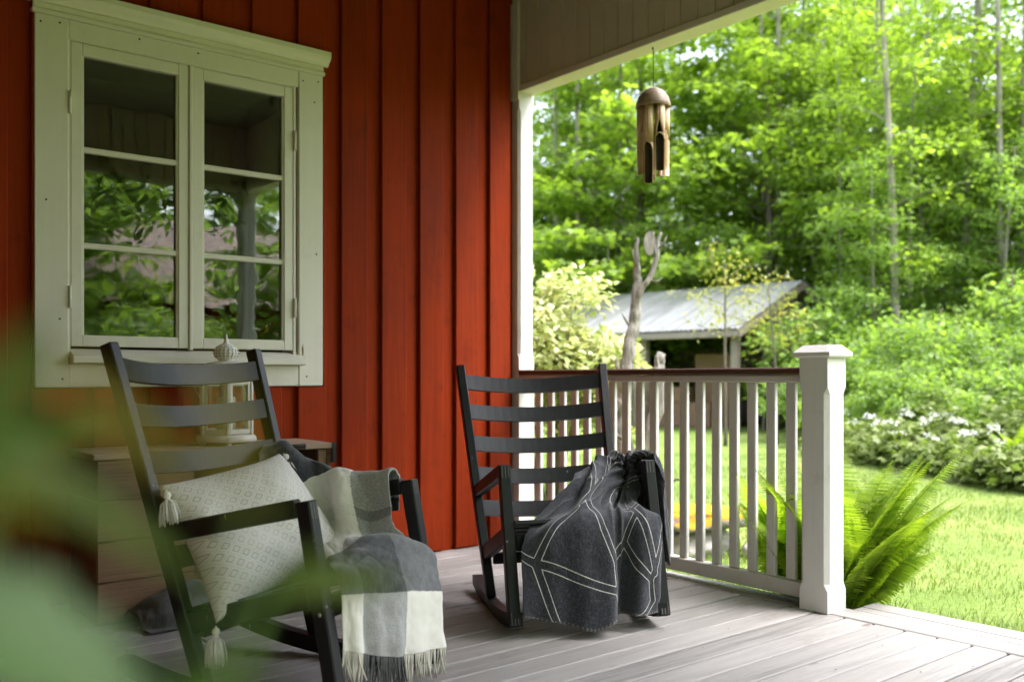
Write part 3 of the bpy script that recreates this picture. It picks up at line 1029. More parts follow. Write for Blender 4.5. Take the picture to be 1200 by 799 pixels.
# dark throw with pale double lines
DT = [
    [(0.150, -0.260, 0.074), (0.170, -0.149, 0.049), (0.190, -0.030, 0.035), (0.180, 0.068, 0.041), (0.090, 0.122, 0.045), (0.140, 0.186, 0.045), (0.125, 0.262, 0.050)],
    [(0.140, -0.255, 0.172), (0.165, -0.144, 0.169), (0.180, -0.024, 0.164), (0.170, 0.078, 0.171), (0.090, 0.126, 0.169), (0.135, 0.192, 0.172), (0.120, 0.270, 0.172)],
    [(0.110, -0.245, 0.318), (0.135, -0.146, 0.362), (0.145, -0.037, 0.380), (0.135, 0.066, 0.384), (0.110, 0.122, 0.386), (0.125, 0.188, 0.388), (0.105, 0.282, 0.388)],
    [(0.000, -0.150, 0.398), (0.020, -0.071, 0.434), (0.030, 0.009, 0.448), (0.000, 0.089, 0.448), (-0.035, 0.149, 0.428), (-0.005, 0.197, 0.447), (-0.060, 0.252, 0.430)],
    [(-0.120, 0.006, 0.487), (-0.100, 0.048, 0.523), (-0.100, 0.104, 0.537), (-0.110, 0.163, 0.534), (-0.150, 0.215, 0.505), (-0.110, 0.240, 0.521), (-0.125, 0.262, 0.530)],
    [(-0.330, 0.126, 0.540), (-0.280, 0.160, 0.566), (-0.240, 0.188, 0.590), (-0.210, 0.224, 0.595), (-0.180, 0.253, 0.585), (-0.150, 0.276, 0.602), (-0.085, 0.276, 0.605)],
    [(-0.360, 0.230, 0.560), (-0.310, 0.270, 0.580), (-0.260, 0.300, 0.590), (-0.200, 0.318, 0.590), (-0.150, 0.325, 0.585), (-0.100, 0.328, 0.592), (-0.030, 0.325, 0.590)],
    [(-0.360, 0.330, 0.440), (-0.300, 0.340, 0.440), (-0.240, 0.345, 0.440), (-0.170, 0.348, 0.430), (-0.110, 0.335, 0.420), (-0.040, 0.345, 0.420), (0.040, 0.335, 0.415)],
    [(-0.340, 0.345, 0.240), (-0.280, 0.350, 0.235), (-0.220, 0.345, 0.230), (-0.150, 0.350, 0.220), (-0.090, 0.340, 0.215), (-0.020, 0.350, 0.210), (0.070, 0.335, 0.205)],
]
nr, nc = 260, 190
P = loft(DT, nr, nc)
tt, ss = np.meshgrid(np.linspace(0, 1, nr), np.linspace(0, 1, nc), indexing='ij')
hang = np.clip((.30 - tt) / .30, 0, 1)
bun = np.exp(-((tt - .52) / .16) ** 2)
D = .011 * hang * np.sin(ss * 2 * np.pi * 2.6 + .9) + .006 * hang * np.sin(ss * 2 * np.pi * 6.1 + 2.2)
D += .020 * bun * np.sin(ss * 2 * np.pi * 3.2 + 2.2 * tt + vnoise(ss * 3, tt * 4, 8) * 1.6)
D += .010 * bun * np.sin(ss * 2 * np.pi * 6.3 + 5 * tt)
D += .005 * vnoise(ss * 8, tt * 12, 15) + .0015 * vnoise(ss * 30, tt * 40, 16)
D += -.010 * hang * np.exp(-((ss - .12) / .05) ** 2)
th_ = np.arctan2((tt - .60) * 1.22, (ss - .80) * .62); rr_ = np.hypot((tt - .60) * 1.22, (ss - .80) * .62)
rad_ = np.clip(rr_ / .12, 0, 1) * np.clip((.62 - rr_) / .25, 0, 1)
wv_ = np.sin(th_ * 11 + 1.2 * vnoise(ss * 4, tt * 5, 18))
D += .012 * rad_ * (1 - 2 * np.abs(wv_) ** .7)
D += .006 * (np.abs(vnoise(ss * 6 + tt * 3, tt * 9 - ss * 4, 19)) ** .6 - .5) * np.clip((tt - .12) / .1, 0, 1)
P = displace(P, D)
# the front corner of the hem dips lowest
P[..., 2] -= .022 * np.exp(-((ss - .36) / .08) ** 2) * np.clip((.12 - tt) / .12, 0, 1)
Pw = to_world(P, MR)
org = Pw[0].mean(0)
me = grid_mesh('blanket', Pw - org, .007)
# pale double lines: distance of every point of the sheet to a polyline drawing, in (s, t) sheet coordinates
SEG = []
def pl_(*pts):
    for a, c_ in zip(pts[:-1], pts[1:]): SEG.append((a, c_))
NA = (.085, .185); NBB = (.50, .105); NC = (.46, .235)
pl_((-.05, .235), NA); pl_(NA, (.20, .275), (.30, .335), (.36, .43)); pl_(NA, (.19, -.02))
pl_(NA, NBB); pl_(NBB, (.505, .17), NC, (.44, .30), (.37, .36), (.36, .43)); pl_(NBB, (.54, .06), (.51, -.02))
pl_((.36, .43), (.28, .52), (.20, .60), (.12, .70)); pl_((.36, .43), (.44, .53), (.56, .60), (.60, .74), (.58, 1.))
pl_((.44, .53), (.40, .66), (.36, .80)); pl_((.62, .33), (.78, .31), (1.05, .325))
pl_((.60, .33), (.62, .45), (.72, .58), (.78, .72))
pl_((.70, .20), (.83, .275), (.80, .37)); pl_((.70, .20), (.90, .125), (1.05, .26)); pl_((.70, .20), (.55, .16))
pl_((.90, .125), (.92, .06), (.80, -.02)); pl_((.83, .275), (.93, .14)); pl_((.80, .45), (.95, .50), (1.1, .46))
# physical size of the sheet
Wd, Ld = .62, 1.22
S_ = np.stack([ss * Wd, tt * Ld], -1)
dm = np.full(ss.shape, 9.)
for a, c_ in SEG:
    a = np.array(a) * (Wd, Ld); c_ = np.array(c_) * (Wd, Ld)
    ab = c_ - a
    h = np.clip(((S_ - a) @ ab) / (ab @ ab), 0, 1)
    dm = np.minimum(dm, np.linalg.norm(S_ - a - h[..., None] * ab, axis=-1))
at = me.attributes.new('line_distance', 'FLOAT', 'POINT')
at.data.foreach_set('value', np.concatenate([dm.ravel(), dm.ravel()]).astype(np.float32))
st = ((tt < .012) & ((np.floor(ss * 95).astype(int) % 2) == 0)).astype(np.float32) * .8
at = me.attributes.new('stitch', 'FLOAT', 'POINT')
at.data.foreach_set('value', np.concatenate([st.ravel(), st.ravel()]).astype(np.float32))
throwR = link('lined_throw', me, M['darkwool'])
throwR.location = tuple(org)
tag(throwR, 'charcoal wool throw with white double lines bunched over the armrest by the railing', 'throw blanket')

# ================================================================== CUSHION
cus = empty('cushion', tuple(ML @ Vector((-.35, -.02, .44))), label='off-white square cushion with grey lozenge weave and corner tassels', cat='cushion')
c0 = Vector((-.35, -.02, .44))
TL, TR, BL, BR = [np.array(v) for v in ((-.475, -.320, .600), (-.470, .225, .650), (-.262, -.318, .245), (-.215, .262, .318))]
N = 64
u = np.linspace(-1, 1, N)
vv, uu = np.meshgrid(u, u, indexing='ij')        # vv: bottom(-1) -> top(1)
pin = 1.0
U = uu * (1 - .085 * (1 - vv ** 2) * np.abs(uu) ** 2) ; V_ = vv * (1 - .085 * (1 - uu ** 2) * np.abs(vv) ** 2)
a_ = (U + 1) / 2; b_ = (V_ + 1) / 2
base = (BL * ((1 - a_) * (1 - b_))[..., None] + BR * (a_ * (1 - b_))[..., None] + TL * ((1 - a_) * b_)[..., None] + TR * (a_ * b_)[..., None])
nrm = np.cross(BR - BL, TL - BL); nrm /= np.linalg.norm(nrm)
if nrm[0] < 0: nrm = -nrm
thk = .118 * (np.clip(1 - uu ** 2, 0, 1) ** .42) * (np.clip(1 - vv ** 2, 0, 1) ** .42)
wr = .006 * vnoise(uu * 3 + 9, vv * 3 + 9, 21) + .004 * vnoise(uu * 7 + 20, vv * 7 + 20, 22)
edge_w = np.clip(1 - uu ** 2, 0, 1) ** .5 * np.clip(1 - vv ** 2, 0, 1) ** .5
front = base + nrm * (thk + wr * edge_w + .012 * edge_w * np.sin(uu * 4.5 + vv * 2.0))[..., None]
back = base - nrm * (thk * .45)[..., None]
A = np.array(ML); wd = lambda P: P @ A[:3, :3].T + A[:3, 3] - np.array(cus.location)
verts = np.concatenate([wd(front).reshape(-1, 3), wd(back).reshape(-1, 3)])
fs = []
o_ = N * N
for i in range(N - 1):
    for j in range(N - 1):
        a = i * N + j
        fs.append((a, a + 1, a + N + 1, a + N)); fs.append((o_ + a, o_ + a + N, o_ + a + N + 1, o_ + a + 1))
me = bpy.data.meshes.new('cover'); me.from_pydata(verts.tolist(), [], fs)
me.polygons.foreach_set('use_smooth', [True] * len(fs))
ul = me.uv_layers.new(name='UVMap')
li = np.zeros(len(me.loops), dtype=np.int32); me.loops.foreach_get('vertex_index', li); li = li % o_
ul.data.foreach_set('uv', np.stack([(li % N) / (N - 1), (li // N) / (N - 1)], 1).astype(np.float32).ravel())
bmm = bmesh.new(); bmm.from_mesh(me); bmesh.ops.remove_doubles(bmm, verts=bmm.verts, dist=.0004); bmesh.ops.recalc_face_normals(bmm, faces=bmm.faces); bmm.to_mesh(me); bmm.free()
link('cover', me, M['cushion'], cus)


def tassel(loc, d, seed, L=.085):
    """knot, neck and a skirt of yarn strands hanging in direction d"""
    r_ = random.Random(seed)
    q = MB()
    d = Vector(d).normalized()
    e1 = d.orthogonal().normalized(); e2 = d.cross(e1)
    loc = Vector(loc)
    q.tube([loc - d * .004, loc + d * .006], .003, 6)
    for k, rr in ((0, .010), (1, .007)):
        pass
    pr = [(.002, 0), (.009, .004), (.0115, .012), (.009, .019), (.006, .021), (.008, .024), (.011, .030)]
    vs = []; nn = 12
    for r0, z in pr:
        for k in range(nn):
            a = 2 * math.pi * k / nn
            vs.append(loc + d * z + (e1 * math.cos(a) + e2 * math.sin(a)) * r0)
    q.add(vs, [(i * nn + k, i * nn + (k + 1) % nn, (i + 1) * nn + (k + 1) % nn, (i + 1) * nn + k) for i in range(len(pr) - 1) for k in range(nn)], True)
    for i in range(64):
        a = r_.uniform(0, 2 * math.pi); rr = r_.uniform(.2, 1) ** .5
        o1 = (e1 * math.cos(a) + e2 * math.sin(a))
        l = L * r_.uniform(.82, 1.05)
        sp = .028 * rr
        g = Vector((0, 0, -1))
        p0 = loc + d * .024 + o1 * .006 * rr
        p1 = loc + d * (l * .45) + o1 * (sp * .75)
        p2 = loc + d * (l * .75) + o1 * sp + g * .006
        p3 = loc + d * l + o1 * (sp * 1.05) + g * .012
        q.tube([p0, p1, p2, p3], [.0017, .0017, .0016, .0011], 4)
    return q.build('tassel', M['tassel'], cus)


def cl(v): return ML @ Vector(v) - Vector(cus.location)
RM = ML.to_3x3()
tassel(cl(TL + np.array((.035, -.004, -.012))), RM @ Vector((.25, .0, -1)), 1, .080)
tassel(cl(TR + np.array((.012, .012, -.004))), RM @ Vector((.42, .55, -.75)), 2, .075)
tassel(cl(BL + np.array((.012, -.014, -.006))), RM @ Vector((.12, -.10, -1)), 3, .088)
tassel(cl(BR + np.array((.018, .004, .004))), RM @ Vector((.75, .25, -.30)), 4, .06)

# ================================================================== CRATE + LANTERN
box = empty('wooden_chest', (-1.845, -.235, 0), label='old wooden box standing open-fronted under the window', cat='wooden box')
bx0, bx1, by0, by1, bh = -.485, .485, -.185, .165, .632
q = MB()
yy = by0 - .014
for i, wdt in enumerate((.125, .12, .128)):
    q.box(bx0 - .012, bx1 + .014, yy + .001, yy + wdt - .001, bh - .022, bh + random.uniform(-.001, .001), .003)
    yy += wdt
q.build('top', M['boxtop'], box)
for s, x0 in ((-1, bx0), (1, bx1 - .020)):
    q = MB()
    for i in range(4):
        q.box(x0, x0 + .020, by0, by1, .002 + i * .152, .150 + i * .152, .003)
    q.build('side_panel', M['oldwood'], box)
q = MB()
for i in range(4):
    q.box(bx0 + .021, bx1 - .021, by1 - .018, by1, .03 + i * .145, .172 + i * .145, .003)
q.build('back_panel', M['oldwood'], box)
q = MB(); q.box(bx0 + .021, bx1 - .021, by0 + .002, by1 - .02, .02, .04, .003)
q.build('bottom_panel', M['oldwood'], box)
for x_ in (bx0 + .022, bx1 - .062):
    q = MB(); q.box(x_, x_ + .040, by0 + .003, by0 + .030, .042, bh - .024, .003)
    q.build('batten', M['oldwood'], box)
q = MB()
for i in range(4):
    q.box(bx0 + .001, bx0 + .36, by0 - .016, by0 - .001, .006 + i * .151, .152 + i * .151, .003)
q.build('front_panel', M['oldwood'], box)
q = MB()   # iron corner strap, then the hinge plate
q.box(bx1 - .004, bx1 + .017, by0 - .0175, by0 - .0145, bh - .085, bh + .002, .001)
q.box(bx1 + .0145, bx1 + .017, by0 - .0175, by0 + .03, bh - .085, bh + .002, .001)
q.build('strap', M['iron'], box)
q = MB()
q.box(bx1 - .21, bx1 - .13, by0 - .0172, by0 - .0142, bh - .021, bh + .0025, .001)
q.tube([(bx1 - .21, by0 - .019, bh - .005), (bx1 - .13, by0 - .019, bh - .005)], .0045, 8)
q.build('hinge_plate', M['iron'], box)

lan = empty('lantern', (-1.752, -.225, .6335), label='white six-sided candle lantern with a pierced dome on the wooden box', cat='lantern')
lan.rotation_euler = (0, 0, R(12))
q = MB()
q.lathe([(.132, .012), (.136, .018), (.136, .030), (.128, .040), (.118, .043), (.0, .043)], 6, ph=0)
for k in range(6):
    a = k * math.pi / 3
    q.lathe([(.012, .0), (.014, .006), (.010, .013)], 8, (.112 * math.cos(a), .112 * math.sin(a), 0))
q.build('base', M['whitemetal'], lan)
q = MB()
for k in range(6):
    a = k * math.pi / 3
    p0 = Vector((.112 * math.cos(a), .112 * math.sin(a), .0435)); p1 = p0 + Vector((0, 0, .232))
    q.bar(p0, p1, (-math.sin(a), math.cos(a), 0), .014, .014, .002)
    a2 = a + math.pi / 3
    e0 = Vector((math.cos(a), math.sin(a), 0)) * .112; e1 = Vector((math.cos(a2), math.sin(a2), 0)) * .112
    dd = (e1 - e0).normalized(); nn = Vector((0, 0, 1)).cross(dd)
    A0 = e0 + dd * .008; A1 = e1 - dd * .008
    for z in (.056, .262):
        q.bar(A0 + Vector((0, 0, z)), A1 + Vector((0, 0, z)), (0, 0, 1), .020, .009, .002)
    for e in (A0 + dd * .006, A1 - dd * .006):
        q.bar(e + Vector((0, 0, .067)), e + Vector((0, 0, .251)), dd, .010, .008, .001)
q.build('frame', M['whitemetal'], lan)
q = MB()
for k in range(6):
    a = k * math.pi / 3; a2 = a + math.pi / 3
    e0 = Vector((math.cos(a), math.sin(a), 0)) * .108; e1 = Vector((math.cos(a2), math.sin(a2), 0)) * .108
    dd = (e1 - e0).normalized()
    q.bar((e0 + e1) / 2 + Vector((0, 0, .068)) , (e0 + e1) / 2 + Vector((0, 0, .250)), dd, .080, .0016)
q.build('glass', M['lglass'], lan)
q = MB()
q.lathe([(.0, .0436), (.038, .0437), (.038, .196), (.034, .201), (.012, .197), (.0, .197)], 24)
q.tube([(0, 0, .197), (.001, 0, .206), (.003, .001, .212)], .0012, 5)
q.build('candle', M['wax'], lan)
# pierced roof: shoulder ring, studded dome, finial
q = MB()
q.lathe([(.120, .2755), (.134, .279), (.137, .288), (.122, .296), (.112, .298), (.110, .312), (.100, .330), (.078, .344), (.052, .350)], 24)
q.lathe([(.030, .350), (.030, .353), (.034, .358), (.047, .372), (.051, .388), (.046, .404), (.032, .418), (.014, .426), (.010, .430), (.0125, .434), (.008, .439), (.010, .444), (.0045, .450), (.006, .455), (.0015, .468), (.0, .468)], 20)
for zr, rr, nn in ((.305, .1115, 44), (.319, .106, 40), (.292, .127, 48)):
    for k in range(nn):
        a = 2 * math.pi * k / nn
        q.lathe([(.0, -.0032), (.0030, -.002), (.0030, .002), (.0, .0032)], 5, (rr * math.cos(a), rr * math.sin(a), zr))
for zr, rr in ((.365, .0415), (.377, .0495), (.389, .0515), (.401, .0475), (.411, .039)):
    for k in range(18):
        a = 2 * math.pi * (k + .5 * (int(zr * 1000) % 2)) / 18
        q.lathe([(.0, -.0034), (.0034, -.002), (.0034, .002), (.0, .0034)], 5, (rr * math.cos(a), rr * math.sin(a), zr))
# pierced holes read dark between the studs
for zr, rr, nn in ((.371, .0468, 18), (.383, .0512, 18), (.395, .0505, 18), (.3120, .1103, 40)):
    for k in range(nn):
        a = 2 * math.pi * (k + .25) / nn
        q.lathe([(.0, -.0024), (.0024, -.0012), (.0024, .0012), (.0, .0024)], 5, (rr * math.cos(a), rr * math.sin(a), zr), mi=1)
q.build('dome', [M['whitemetal'], M['inner']], lan)
q = MB()
q.tube([(.108 * math.cos(2.6) - .03, .108 * math.sin(2.6), .255), (-.118, .0, .18), (-.09, -.075, .11)], .0015, 5)
q.build('chain', M['whitemetal'], lan)

# grey cloth heap on the floor
X, Y = np.meshgrid(np.linspace(-.30, .34, 70), np.linspace(-.17, .17, 44), indexing='xy')
hh = .11 * np.clip(1 - (X / .34) ** 2 - (Y / .18) ** 2, 0, 1) ** .6
hh = hh * (1 + .35 * vnoise(X * 9 + 9, Y * 11 + 9, 31)) + .012 * np.abs(vnoise(X * 22 + 30, Y * 24 + 30, 32)) + .005
cm = grid_mesh('floor_cloth', np.stack([X, Y, hh], -1), .004)
o = link('floor_cloth', cm, M['cloth_grey'])
o.location = (-1.93, -.50, .001); o.rotation_euler = (0, 0, .05)
tag(o, 'crumpled grey cloth lying on the deck in front of the wooden box', 'cloth')

# ================================================================== WIND CHIME
CHY = -1.015
wc = empty('wind_chime', (.045, CHY, 2.305), label='bamboo wind chime with coconut dome hanging from the porch beam', cat='wind chime')
q = MB()
q.tube([(0, 0, .197), (.001, 0, .1), (0, 0, -.02)], .0022, 6)
q.tube([(0, 0, .197), (0, .006, .19), (0, 0, .186)], .003, 6)
q.build('cord', M['cord'], wc)
q = MB()
q.lathe([(.0, .0), (.025, -.003), (.052, -.018), (.074, -.048), (.083, -.078), (.085, -.096), (.079, -.098), (.077, -.08), (.05, -.03), (.0, -.012)], 32)
q.build('dome', M['coco'], wc)


def bamboo(name, x, y_, ztop, L, r0, cut, face):
    """a bamboo pipe whose lower half is cut open to a long tongue on the side 'face'"""
    q = MB(); n = 20
    zs = [0, -.25 * L, -.5 * L, -cut * L * .98] + [-cut * L - t * .1 * L for t in (.15, .35, .6, 1.0)] + [-.85 * L, -L]
    vs = []; fs = []; inn = []
    zcut0, zcut1 = cut * L, cut * L + .12 * L
    for z in zs:
        d_ = -z
        hw = 0.
        if d_ > zcut0: hw = math.radians(92) * min(1, ((d_ - zcut0) / (.10 * L))) ** .5
        rr = r0 * (1 - .12 * (d_ / L)) * (1 + .05 * math.exp(-((d_ - .25 * L) / .01) ** 2))
        for sgn, rad in ((0, rr), (1, rr - .0042)):
            for k in range(n + 1):
                a = face + hw + (2 * math.pi - 2 * hw) * k / n
                vs.append((x + rad * math.cos(a), y_ + rad * math.sin(a), ztop + z))
    m_ = n + 1
    for i in range(len(zs) - 1):
        a = i * 2 * m_; c_ = a + 2 * m_
        for k in range(n):
            fs.append((a + k, c_ + k, c_ + k + 1, a + k + 1))
    nb = len(fs)
    for i in range(len(zs) - 1):
        a = i * 2 * m_ + m_; c_ = a + 2 * m_
        for k in range(n):
            fs.append((a + k, a + k + 1, c_ + k + 1, c_ + k))
    ne = len(fs)
    for i in range(len(zs) - 1):
        a = i * 2 * m_; c_ = a + 2 * m_
        fs.append((a, a + m_, c_ + m_, c_)); fs.append((a + n, c_ + n, c_ + m_ + n, a + m_ + n))
    for i in (0, len(zs) - 1):
        a = i * 2 * m_
        for k in range(n):
            fs.append((a + k, a + k + 1, a + m_ + k + 1, a + m_ + k))
    q.add(vs, fs, True)
    for i in range(nb, ne): q.mi[i] = 1
    for i in range(ne, len(fs)): q.sm[i] = False
    return q.build(name, [M['bamboo'], M['inner']], wc)


fcam = math.atan2(CAM.y - CHY, CAM.x - .045)
for k, (da, L, cut, tw) in enumerate(((-.42, .375, .50, .10), (.62, .315, .46, -.75), (1.55, .34, .36, 2.6), (2.5, .33, .4, 1.6), (-1.5, .33, .38, -2.8), (-2.6, .35, .4, 2.3))):
    if L == 0: continue
    a = fcam + da
    bamboo('chime_tube', .054 * math.cos(a), .054 * math.sin(a), -.088, L, .0252, cut, a + tw)
q = MB()
q.tube([(.0, 0, -.09), (.001, 0, -.20)], .0015, 5)
q.build('clapper_string', M['cord'], wc)
bamboo('clapper', .012 * math.cos(fcam - .3), .012 * math.sin(fcam - .3), -.18, .245, .0175, .97, fcam)

# ================================================================== FOLIAGE TOOLS
KITE = (np.array([(0, 0, 0), (.42, .30, .05), (1, 0, -.06), (.42, -.30, .05)]), [(0, 2, 1), (0, 3, 2)])
LOBED = (np.array([(0, 0, 0), (.12, .26, .02), (.02, .50, -.03), (.34, .36, .03), (.50, .62, -.06), (.62, .24, .03), (1.05, 0, -.08), (.62, -.24, .03), (.50, -.62, -.06), (.34, -.36, .03), (.02, -.50, -.03), (.12, -.26, .02)]),
         [(0, 1, 2, 3), (0, 3, 4, 5), (0, 5, 6, 7), (0, 7, 8, 9), (0, 9, 10, 11)])
NARROW = (np.array([(0, 0, 0), (.45, .15, .03), (1, 0, -.05), (.45, -.15, .03)]), [(0, 2, 1), (0, 3, 2)])
BLADE = (np.array([(0, -.035, 0), (0, .035, 0), (.55, .022, .04), (.55, -.022, .04), (1, 0, .16)]), [(0, 1, 2, 3), (3, 2, 4)])


def leaves_mesh(name, pos, along, nrm, size, shape):
    V, F = shape
    pos = np.asarray(pos, float); along = np.asarray(along, float); nrm = np.asarray(nrm, float)
    along = along / (np.linalg.norm(along, axis=1, keepdims=True) + 1e-9)
    side = np.cross(nrm, along); side /= (np.linalg.norm(side, axis=1, keepdims=True) + 1e-9)
    up_ = np.cross(along, side)
    size = np.asarray(size, float).reshape(-1, 1, 1)
    W = pos[:, None, :] + size * (V[None, :, 0:1] * along[:, None, :] + V[None, :, 1:2] * side[:, None, :] + V[None, :, 2:3] * up_[:, None, :])
    n, k = len(pos), len(V)
    me = bpy.data.meshes.new(name)
    me.vertices.add(n * k)
    me.vertices.foreach_set('co', W.astype(np.float32).ravel())
    loops = []; starts = []; c_ = 0
    for f_ in F:
        starts.append(c_); c_ += len(f_); loops += list(f_)
    base = np.arange(n)[:, None] * k
    LI = (base + np.array(loops)[None, :]).ravel()
    LS = (np.arange(n)[:, None] * c_ + np.array(starts)[None, :]).ravel()
    me.loops.add(len(LI)); me.loops.foreach_set('vertex_index', LI.astype(np.int32))
    me.polygons.add(len(LS)); me.polygons.foreach_set('loop_start', LS.astype(np.int32))
    me.update(calc_edges=True)
    return me


def rv(n, r_): 
    v = r_.normal(size=(n, 3)); return v / np.linalg.norm(v, axis=1, keepdims=True)


class Leaves:
    def __init__(s): s.p = []; s.a = []; s.n = []; s.z = []

    def spray(s, c, rad, thick, n, size, r_, out=None, droop=.25, upw=1.0):
        a = r_.uniform(0, 2 * np.pi, n); rr = rad * np.sqrt(r_.uniform(0, 1, n))
        x = np.cos(a) * rr; y_ = np.sin(a) * rr
        z = r_.normal(0, thick, n) - droop * rr * rr / max(rad, .01) + .0
        p = np.stack([x, y_, z], 1) + np.asarray(c)
        d = np.stack([np.cos(a), np.sin(a), -.25 + 0 * a], 1) + r_.normal(0, .55, (n, 3))
        nn = np.array([0, 0, upw]) + np.stack([np.cos(a), np.sin(a), 0 * a], 1) * .35 + r_.normal(0, .42, (n, 3))
        s.p.append(p); s.a.append(d); s.n.append(nn); s.z.append(size * r_.uniform(.65, 1.25, n))

    def mesh(s, name, shape):
        return leaves_mesh(name, np.concatenate(s.p), np.concatenate(s.a), np.concatenate(s.n), np.concatenate(s.z), shape)


def make_tree_proto(name, seed, H, crown0, Rm, nl, r0, leaf, nspray, nleaf, mleaf, mbark, profile, spr=.55, shape=KITE, lean=.25, elev=(.15, .55), twigs=True):
    r_ = np.random.default_rng(seed); q = MB(); L = Leaves()
    root = empty(name)
    pts = []; rad = []
    ph = r_.uniform(0, 6, 2); am = r_.uniform(.02, .06) * H * .3
    for i in range(13):
        t = i / 12
        pts.append(Vector((am * math.sin(t * 3 + ph[0]) * t + lean * t * t, am * math.sin(t * 2.3 + ph[1]) * t, H * t)))
        rad.append(r0 * (1 - t) ** .8 + .012)
    rad[0] *= 1.3
    q.tube(pts, rad, 9)
    def trunk_at(h):
        t = min(max(h / H * 12, 0), 11.999); i = int(t)
        return pts[i].lerp(pts[i + 1], t - i)
    ga = r_.uniform(0, 6)
    for i in range(nl):
        rel = (i + r_.uniform(0, .9)) / nl
        h = crown0 + (H - crown0) * rel
        az = ga + i * 2.4 + r_.uniform(-.4, .4)
        Ln = Rm * profile(rel) * r_.uniform(.7, 1.15) + .25
        el = r_.uniform(*elev) + rel * .35
        b0 = trunk_at(h)
        dirv = Vector((math.cos(az) * math.cos(el), math.sin(az) * math.cos(el), math.sin(el)))
        bp = []
        for k in range(6):
            t = k / 5
            bp.append(b0 + dirv * (Ln * t) + Vector((r_.normal(0, .03), r_.normal(0, .03), -.16 * Ln * t * t + r_.normal(0, .02))) * (1 if k else 0))
        if twigs: q.tube(bp, [max(.006, (r0 * .30 * (1 - rel * .6)) * (1 - k / 5.5)) for k in range(6)], 5)
        ns = max(2, int(nspray * (Ln / Rm) + .5))
        for j in range(ns):
            t = .28 + .72 * (j + r_.uniform(.1, .9)) / ns
            f = t * 5; i0 = min(int(f), 4)
            c = bp[i0].lerp(bp[i0 + 1], f - i0)
            sidev = dirv.cross(Vector((0, 0, 1)))
            if sidev.length < .01: sidev = Vector((1, 0, 0))
            sidev.normalize()
            c = c + sidev * r_.normal(0, .28) * Ln * .5 + Vector((0, 0, r_.normal(0, .10)))
            L.spray(c, spr * r_.uniform(.6, 1.25), .05 + .05 * r_.random(), int(nleaf * r_.uniform(.6, 1.3)), leaf, r_)
    q.build('trunk', mbark, root)
    link('crown', L.mesh('crown', shape), mleaf, root)
    return root


PROTO = []
used = set()


def place(root, loc, rz, sc, label, cat, group=None, tilt=0.):
    if root.name in used:
        o = copy_tree(root)
    else:
        o = root; used.add(root.name)
    o.location = loc; o.rotation_euler = (tilt, 0, rz)
    o.scale = (sc, sc, sc)
    for k in ('label', 'category', 'group'):
        if k in o: del o[k]
    tag(o, label, cat, group)
    return o


dome_p = lambda r: math.sqrt(max(0, 1 - (r * 1.15 - .25) ** 2))
tall_p = lambda r: .55 + .45 * math.sin(min(1, r * 1.05) * math.pi) if r < .9 else .35

FOR = [make_tree_proto('forest_tree', 100 + i, (14.5, 17, 18.5, 20)[i], (2.2, 3.2, 5.2, 6.5)[i], 2.3, 32, (.12, .13, .14, .15)[i], .165, 8, 34, M['forest'] if i != 1 else M['shade'], M['palebark'] if i != 1 else M['bark'], tall_p, .46) for i in range(4)]
MAP = [make_tree_proto('maple_tree', 200 + i, 9.5 + i, 1.1, 3.9, 44, .15, .175, 11, 36, M['maple'], M['bark'], dome_p, .62, LOBED, .1, (-.05, .40)) for i in range(2)]
ASP = [make_tree_proto('aspen_tree', 330 + i, 12.5 + i, 1.6, 1.5, 26, .075, .13, 5, 26, M['maple'], M['palebark'], tall_p, .40, KITE, .25, (.0, .45)) for i in range(2)]
ROW = [make_tree_proto('young_tree', 300 + i, 6.2 + i * 1.6, .5, 1.7, 26, .045, .125, 7, 40, M['maple'] if i else M['bush'], M['palebark'], dome_p, .42, KITE, .2, (.0, .35)) for i in range(2)]


def rnd_az(): return random.uniform(0, 6.28)


# big maples behind the shed
place(MAP[0], site(3.4, 25.0), .4, 1.05, 'tallest bright yellow-green maple spreading above the shed roof', 'maple tree')
place(MAP[1], site(6.4, 23.0), 2.1, .86, 'lower bright maple behind the right end of the shed roof', 'maple tree')
place(MAP[0], site(8.6, 27.0), 3.5, 1.18, 'bright maple with grey trunks standing right of the shed', 'maple tree')
place(MAP[1], site(1.2, 26.5), 5.1, .62, 'small low maple peeping over the middle of the shed roof', 'maple tree')
place(MAP[1], site(11.2, 21.5), 1.1, .80, 'bright maple above the dark gap in the hedge', 'maple tree')

GF = 'slender trees of the wood behind the garden'
LF = 'tall slender tree with a pale trunk in the wood behind the garden'
r3 = random.Random(21)
spots = []
for dep, n_, lat0, lat1 in ((29, 8, -1.5, 19), (34, 10, -5, 24), (40, 12, -8, 30), (47, 12, -12, 36), (56, 12, -16, 44)):
    for i in range(n_):
        spots.append((lat0 + (lat1 - lat0) * (i + r3.uniform(.1, .9)) / n_, dep + r3.uniform(-2, 2)))
for i, (la, de) in enumerate(spots):
    if 27 < de < 32 and 2.2 < la < 9.5: continue
    place(FOR[(i * 7 + 3) % 4], site(la, de), rnd_az(), r3.uniform(.82, 1.12), LF, 'tree', GF)
# pale trunks standing forward on the right
GT = 'slim pale-trunked young trees at the right edge of the garden'
for i_, (la, de, s) in enumerate(((8.6, 19.5, 1.1), (10.6, 18.3, .95), (11.4, 19.6, 1.15), (13.4, 19.0, 1.2), (9.6, 22.0, 1.25), (15.6, 20.0, 1.2))):
    place(ROW[i_ % 2], site(la, de), rnd_az(), s, 'slim young tree with layered bright leaves at the right edge of the garden', 'tree', GT)

